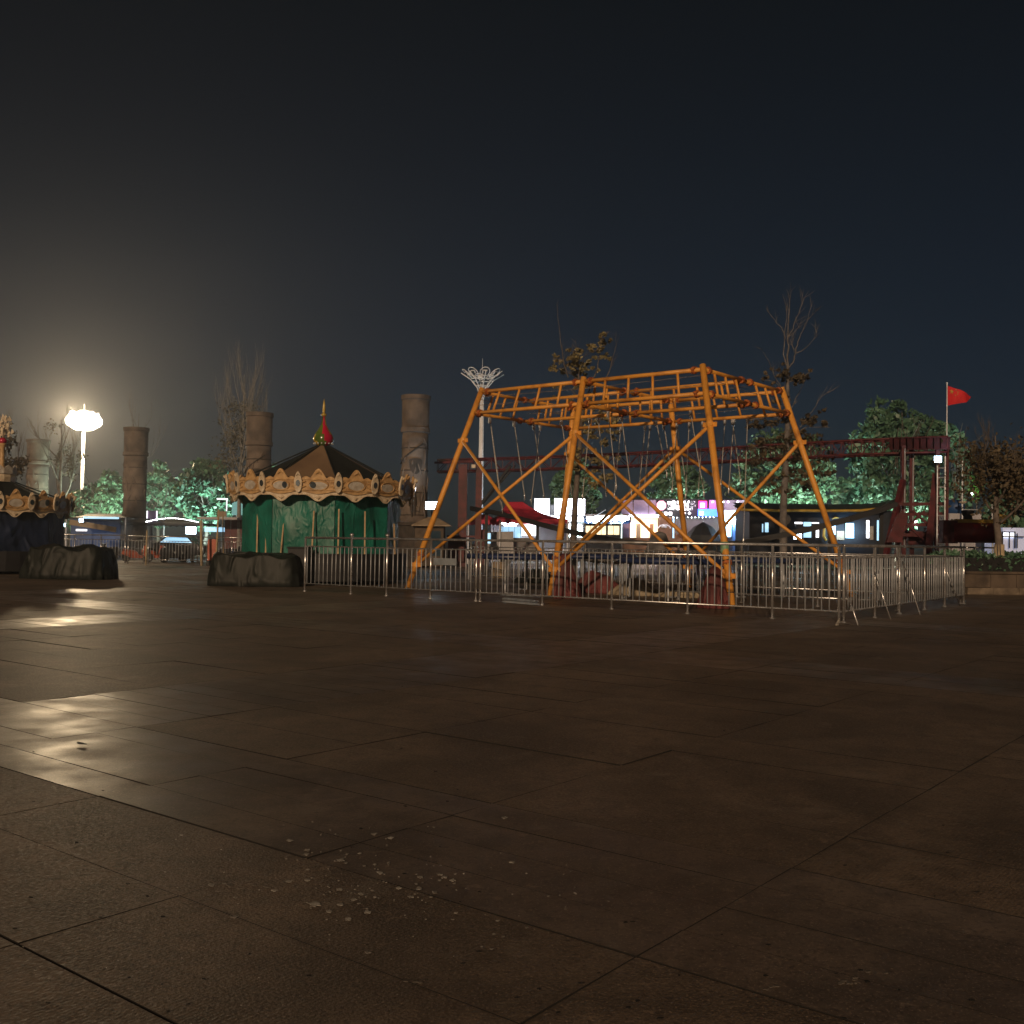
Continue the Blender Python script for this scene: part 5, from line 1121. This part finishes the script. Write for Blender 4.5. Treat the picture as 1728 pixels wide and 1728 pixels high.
# --- blue stall
D = 70
t = thing('blue_stall', xg(1248, D), 'blue sheeted stall with a white strip lamp right of the pink shop', 'stall')
P(1222, 1262, 862, 875, D, .1, 'coolwin', 'lit_fascia', t); P(1231, 1262, 875.5, 884, D-.2, .12, 'tube', 'strip_lamp', t); P(1222, 1234, 876, 906, D+.2, .08, 'coolwin', 'lit_curtain', t)
P(1236, 1302, 884, 946, D, 2.2, 'bluetarp', 'sheeting', t); P(1259, 1261.5, 843, 884, D-.1, .1, 'alu', 'corner_post', t); P(1255, 1280, 862, 884, D+.4, 1.5, 'wallnavy', 'roof_box', t)
light('strip_glow', 'AREA', at(1246, 881, D-.5), 260, (.6, .82, 1.0), 1.6, t, (PI/2, 0, 0), .4)
# --- dark building with yellow edged roof
D = 64
t = thing('park_building', xg(1385, D), 'long dark blue building with lit windows and a yellow edged upturned roof', 'building')
P(1264, 1505, 862, 948, D, 4, 'wallnavy', 'wall', t)
x = MB(); rp = [(1236, 848), (1262, 848.5), (1320, 850), (1400, 851), (1450, 850.5), (1480, 849), (1497, 846), (1512, 842)]
re_ = [(1250, 858), (1262, 859), (1320, 860), (1400, 860.5), (1450, 860), (1480, 857), (1497, 852), (1514, 847)]
Fr = [at(a, b_, D-.9) for a, b_ in re_]; Bk = [at(a, b_, D+1.6) for a, b_ in rp]; n = len(Fr)
x.raw(Fr+Bk, [(i, i+1, i+1+n, i+n) for i in range(n-1)]); x.raw([p-V(0, 0, .16) for p in Fr]+[p-V(0, 0, .16) for p in Bk], [(i, i+n, i+1+n, i+1) for i in range(n-1)]); x.build('roof', M['roofdark'], t)
x = MB(); x.tube([p+V(0, -.05, -.06) for p in Fr], .085, 8); x.build('yellow_eave', M['yellow'], t, smooth=True)
for i_, (a_, b_, c_, d_, m_) in enumerate(((1341, 1354, 881, 884, 'whitewin'), (1356, 1369, 881, 888, 'coolwin'), (1370, 1382, 881.5, 883.5, 'whitewin'), (1356, 1369, 894, 907, 'coolwin'), (1377, 1382, 890, 907, 'whitewin'), (1400, 1410, 885, 902, 'coolwin'),
        (1427, 1441, 883, 908, 'coolwin'), (1462, 1467, 878, 908, 'whitewin'), (1480, 1485, 878, 912, 'coolwin'), (1291, 1297, 882, 898, 'coolwin'), (1286, 1288, 884, 898, 'coolwin'))):
    w_ = P(a_-.8, b_+.8, c_-.8, d_+.8, D-.06, .1, 'black', 'window', t); P(a_, b_, c_, d_, D-.09, .04, m_, 'pane', w_)
for (a_, b_, c_, d_) in ((1312, 1326, 901, 910), (1412, 1425, 896, 911), (1468, 1474, 888, 911)): P(a_, b_, c_, d_, D-.08, .1, 'tanpanel', 'panel', t)
x = MB(); q = at(1328, 876, D-.1); x.raw([q+V(0, 0, -.35), q+V(.15, 0, -.25), q+V(.25, 0, 0), q+V(.15, 0, .22), q+V(0, 0, .3)]+[q+V(0, .08, -.35), q+V(.15, .08, -.25), q+V(.25, .08, 0), q+V(.15, .08, .22), q+V(0, .08, .3)], [(0, 1, 2, 3, 4), (9, 8, 7, 6, 5), (0, 5, 6, 1), (1, 6, 7, 2), (2, 7, 8, 3), (3, 8, 9, 4), (4, 9, 5, 0)]); x.build('half_round_plaque', M['tanpanel'], t)
x = MB(); x.tube([at(1404, 876, D-.1), at(1410, 873, D-.1), at(1415, 874, D-.1)], [.02, .07, .03], 6); x.build('gilt_ornament', M['yellow'], t)
x = MB(); x.tube([at(1391, 890, D-.2), at(1390, 905, D-.2), at(1394, 912, D-.2)], .08, 6); x.build('gilt_bracket', M['yellow'], t)
light('window_glow', 'AREA', at(1430, 896, D-.6), 60, (.5, .78, 1.0), 2.0, t, (PI/2, 0, 0), .8)

# --- red locomotive ride
D = 41
t = thing('ride_locomotive', xg(1635, D), 'dark red toy locomotive with yellow top behind the right railings', 'ride train'); c = xg(1635, D)
z0 = zg(898, 1635, D)
x = MB(); x.tube([V(at(1606, 897, D).x, D, z0), V(at(1678, 897, D).x, D, z0)], .42, 20); x.build('boiler', M['redpaint'], t, smooth=True)
x = MB(); x.box((at(1640, 897, D).x, D, z0+.42), ((1676-1612)/FPX*D, .42, .16)); x.build('boiler_top', M['yellow'], t)
x = MB(); x.box((at(1600, 897, D).x, D, z0+.0), (.56, .45, .9)); x.build('cab', M['redsteel'], t)
x = MB(); q = V(at(1633, 880, D).x, D, z0+.5); x.lathe(q, [(.18, 0), (.16, .1), (.24, .28), (.24, .34), (.1, .36)], 12); x.build('chimney', M['black'], t)
x = MB(); q = V(at(1677, 880, D).x, D, z0+.35); x.tube([q, q+V(.12, 0, .3), q+V(.45, 0, .25), q+V(.4, 0, .0)], [.08, .14, .12, .05], 8); x.build('gilt_scroll', M['yellow'], t, smooth=True)
x = MB(); x.box((c.x, D, .42), (2.9, .8, .22)); x.build('chassis', M['black'], t)
for sx in (-1.1, -.4, .4, 1.1):
    for sy in (-.42, .42): x = MB(); q = c+V(sx, sy, .24); x.tube([q-V(0, .05, 0), q+V(0, .05, 0)], .24, 14); x.build('wheel', M['redpaint'], t)
# white cabin and blue tank, pale lit container behind
t = thing('white_cabin', xg(1628, 56), 'low white cabin with a blue water tank behind the locomotive', 'cabin'); P(1602, 1656, 867, 938, 56, 2, 'wallwhite', 'wall', t)
x = MB(); q = at(1612, 858, 57); x.lathe(q, [(.5, -.3), (.5, .2), (.3, .45), (.001, .5)], 16); x.build('water_tank', M['bluetarp'], t, smooth=True)
P(1625, 1650, 859.5, 860.5, 55.8, .05, 'galv', 'roof_rail', t); x = MB(); x.tube([xg(1624, 55.6), at(1624, 776, 55.6)], .04, 6); x.build('aerial_pole', M['galv'], t)
x = MB(); x.lathe(at(1625, 848, 55.6), [(.001, -.1), (.2, 0), (.22, .05)], 12); x.build('dish', M['cream'], t)
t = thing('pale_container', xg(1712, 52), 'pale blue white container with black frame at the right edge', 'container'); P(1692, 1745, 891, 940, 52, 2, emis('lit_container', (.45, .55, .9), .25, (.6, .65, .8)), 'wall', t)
P(1694, 1712, 899, 907, 51.93, .05, 'whitewin', 'window', t)
for a_, b_, c_, d_ in ((1691, 1713, 897, 898.5), (1691, 1693, 897, 925), (1703, 1704.5, 897, 925), (1712, 1714, 897, 925), (1716, 1717.5, 900, 925), (1691, 1728, 905, 906.5)): P(a_, b_, c_, d_, 51.8, .05, 'black', 'frame_bar', t)
t = thing('lit_bush', xg(1649, 62), 'small bright green leaf spray lit between the tower and right tree', 'plant')
pp = np.array(at(1648, 821, 62)); leaves_mesh('foliage', pp+rng.normal(size=(260, 3))*np.array([.22, .2, .34]), .10, 'leaflit', t)
x = MB(); x.tube([xg(1649, 62), at(1648, 822, 62)], [.05, .02], 6); x.build('stem', M['bark'], t)
light('bush_lamp', 'POINT', at(1641, 832, 61.2), 30, (.85, 1, .75), .05, t)
x = MB(); x.tube([at(1641, 832, 61.2)+V(0, .1, 0), at(1641, 832, 61.2)+V(0, .1, -.1)], .05, 8); x.build('garden_spotlight', M['fairy'], t)
x = MB(); q = at(1641, 833.5, 61.3); x.tube([q, V(q.x, q.y, 0)], .025, 6); x.build('lamp_stake', M['black'], t)
t = thing('street_post', xg(1680, 50), 'thin pale blue post with a round foot lamp left of the lime washed tree', 'post'); x = MB(); x.tube([xg(1676, 50), at(1674, 850, 50)], .04, 8); x.build('pole', M['galv'], t); x = MB(); x.lathe(at(1677, 876, 49.8), [(.001, -.09), (.11, 0), (.001, .09)], 10); x.build('lamp_globe', M['cream'], t)

# --- left background: canopies, boards, scooters
t = canopy(112, 212, 150, 205, 867, 873, 72, 5, 'dark flat canopy lit from beneath behind the blue sided carousel', 'roofdark', .15, 'awning_tent')
t = thing('left_stall', xg(160, 74), 'blue lit stall with a slanting tan board at left', 'stall'); P(118, 205, 876, 940, 75, .1, 'bluetarp', 'back_wall', t)
x = MB(); x.beam(at(118, 881, 70.5), at(196, 894, 70), .08, .22*1.6); x.build('slanting_board', M['tanpanel'], t); P(140, 200, 872.5, 875, 71.8, .08, 'coolwin', 'light_strip', t)
P(128, 146, 893, 896, 71, .1, 'whitewin', 'lit_table', t)
light('stall_light', 'AREA', at(160, 876, 73.2), 40, (.5, .78, 1.0), 4, t, (0, 0, 0), 1.2)
x = canopy(238, 342, 282, 296, 873, 883, 76, 5, 'dark ridged canopy with a string of tiny bulbs above the parked scooters', 'roofdark', .2, 'awning_tent')
b = MB()
for k in range(34): u = k/33; b.lathe(at(244+90*u, 881-6.5*math.sin(PI*u), 75.9), [(.001, -.035), (.035, 0), (.001, .035)], 5)
b.build('string_bulbs', M['fairy'], x)
t = thing('white_awning', xg(367, 70), 'thin white awning edge left of the green carousel', 'awning'); P(332, 400, 873, 876, 70, 2, 'wallwhite', 'awning_edge', t); P(340, 342, 876, 940, 70, .1, 'galv', 'post', t); P(388, 389.5, 876, 940, 70, .1, 'galv', 'post', t)
t = thing('dark_red_stall', xg(392, 72), 'dark red panelled stall just left of the green carousel', 'stall'); P(378, 412, 876, 944, 72, 2, 'redsteel', 'wall', t); P(345, 372, 890, 897, 73, 1.5, 'coolwin', 'lit_counter', t)
t = thing('billboard', xg(257, 78), 'small purple grey billboard with white lit edges right of the dark column', 'sign'); P(248, 265, 862, 884, 78, .2, 'lilac', 'board', t); P(247, 248.3, 862, 884, 77.9, .1, 'whitewin', 'lit_edge', t); P(263.5, 265, 862, 884, 77.9, .1, 'whitewin', 'lit_edge', t); x = MB(); x.tube([xg(256, 78.1), at(256, 884, 78.1)], .08, 6); x.build('post', M['galv'], t)
t = thing('billboard', xg(392, 80), 'teal lit billboard behind the left edge of the green carousel', 'sign'); P(391, 412, 846, 869, 80, .2, emis('teal_board', (.12, .38, .42), .45), 'board', t); P(366, 384, 841, 843, 80, .1, 'whitewin', 'lit_edge', t); P(381.5, 383, 841, 862, 80, .1, 'whitewin', 'lit_edge', t)
x = MB(); x.tube([xg(400, 80.1), at(400, 868, 80.1)], .08, 6); x.build('post', M['galv'], t); x = MB(); x.tube([xg(382, 80.1), at(382, 862, 80.1)], .06, 6); x.build('post', M['galv'], t)
t = thing('parked_car', xg(305, 80), 'car with blue lit windows parked under the ridged canopy', 'car'); c = xg(305, 80)
x = MB(); x.prism([(-2.0, .3), (2.0, .3), (2.05, .75), (1.3, .95), (.8, 1.42), (-.9, 1.45), (-1.5, .98), (-2.05, .85)], 1.7, lambda X, Y, Z: V(c.x+X, c.y+Y, Z)); x.build('body', M['roofdark'], t)
x = MB(); x.prism([(1.1, .97), (.72, 1.36), (-.82, 1.38), (-1.3, .99)], 1.74, lambda X, Y, Z: V(c.x+X, c.y+Y, Z)); x.build('side_window', M['coolwin'], t)
for sx in (-1.3, 1.3):
    for sy in (-.82, .82): x = MB(); q = c+V(sx, sy, .32); x.tube([q-V(0, .1, 0), q+V(0, .1, 0)], .32, 14); x.build('wheel', M['rubber'], t)
def scooter(c, rot, bodymat, label):
    t = thing('parked_scooter', c, label, 'scooter', 'scooters parked behind the left railings'); R_ = Matrix.Rotation(rot, 3, 'Z')
    def F(x_, y_, z_): return c+R_@V(x_, y_, z_)
    for sx in (-.6, .6): x = MB(); x.tube([F(sx, -.05, .24), F(sx, .05, .24)], .24, 14); x.build('wheel', M['rubber'], t)
    x = MB(); x.prism([(-.85, .45), (-.3, .22), (.25, .22), (.32, .35), (.1, .38), (-.1, .62), (-.75, .72)], .26, F); x.build('body', M[bodymat], t)
    x = MB(); x.prism([(.25, .3), (.42, .32), (.52, .85), (.42, .95), (.36, .9)], .34, F); x.build('front_shield', M[bodymat], t)
    x = MB(); x.prism([(-.72, .72), (-.08, .64), (-.05, .72), (-.3, .8), (-.7, .82)], .24, F); x.build('saddle', M['black'], t)
    x = MB(); x.tube([F(.6, 0, .25), F(.44, 0, .95)], .03, 6); x.tube([F(.40, -.32, 1.02), F(.46, 0, .97), F(.40, .32, 1.02)], .018, 6); x.build('handlebar', M['galv'], t)
    x = MB(); x.lathe(F(.56, 0, .84), [(.001, -.06), (.07, 0), (.001, .06)], 8); x.build('headlight', M['whitemetal'], t)
for k, (px, D_, rot, mt_, lab) in enumerate(((232, 59, .25, 'orangeplastic', 'left orange red scooter behind the railings'), (262, 59.5, -.2, 'orangeplastic', 'right orange red scooter behind the railings'), (160, 60, .4, 'black', 'black scooter left of the orange red ones'), (182, 61, 2.6, 'black', 'black scooter parked between the left scooter and the dark column'),
                                   (292, 59, .9, 'black', 'black scooter just right of the orange red ones'), (318, 60, 2.2, 'black', 'black scooter before the glaring headlamps'), (392, 60, .6, 'black', 'black scooter parked beside the orange board'), (402, 62, -.5, 'navy', 'navy scooter closest to the green carousel'))):
    scooter(xg(px, D_), rot, mt_, lab)
# wooden posts, board
t = thing('orange_board', xg(357, 54), 'upright orange red board with rounded top leaning by the wooden posts', 'board')
a = xg(357, 54); x = MB(); x.prism([(-.22, .25), (.22, .25), (.22, 1.25), (.17, 1.36), (-.17, 1.36), (-.22, 1.25)], .06, lambda X, Y, Z: a+V(X, Y, Z)); x.build('board_face', M['orangeplastic'], t); x = MB(); x.box(a+V(0, .05, .13), (.5, .3, .25)); x.build('board_foot', M['black'], t)
for k, (x0, y0, x1, D_, r_, lab) in enumerate(((369, 860, 364, 53, .045, 'slightly tilted wooden post carrying the small tan placard'), (376, 866, 377, 53.6, .03, 'thin wooden post just right of the tilted one'), (339, 878, 340, 53, .06, 'shorter thick wooden post left of the orange board'), (248, 895, 246, 53, .04, 'pale thin post standing before the parked scooters'))):
    x = MB(); x.tube([xg(x1, D_), at(x0, y0, D_)], r_, 8); tt = tag(x.build('wooden_post', M['wood'] if k < 2 else M['limewash'], smooth=True), lab, 'post', 'posts by the left railings')
    if k == 0: P(368, 381, 863, 872, D_-.08, .04, 'tanpanel', 'placard', tt)

# ================================================================== AIR
hzb = MB(); hzb.box((0, 190, 13.5), (520, 460, 30.0))
HZ = hzb.build('haze', M['glassdark']); HZ.data.materials.clear()
hm = bpy.data.materials.new('night_haze'); hm.use_nodes = True; n = hm.node_tree.nodes; n.clear(); out = n.new('ShaderNodeOutputMaterial'); pv = n.new('ShaderNodeVolumePrincipled')
pv.inputs['Density'].default_value = 0.0013; pv.inputs['Color'].default_value = (.86, .90, .95, 1); pv.inputs['Anisotropy'].default_value = 0.62
hm.node_tree.links.new(pv.outputs[0], out.inputs['Volume']); HZ.data.materials.append(hm); HZ['kind'] = 'stuff'; HZ['label'] = 'thin night haze glowing round the lamps'; HZ['category'] = 'haze'
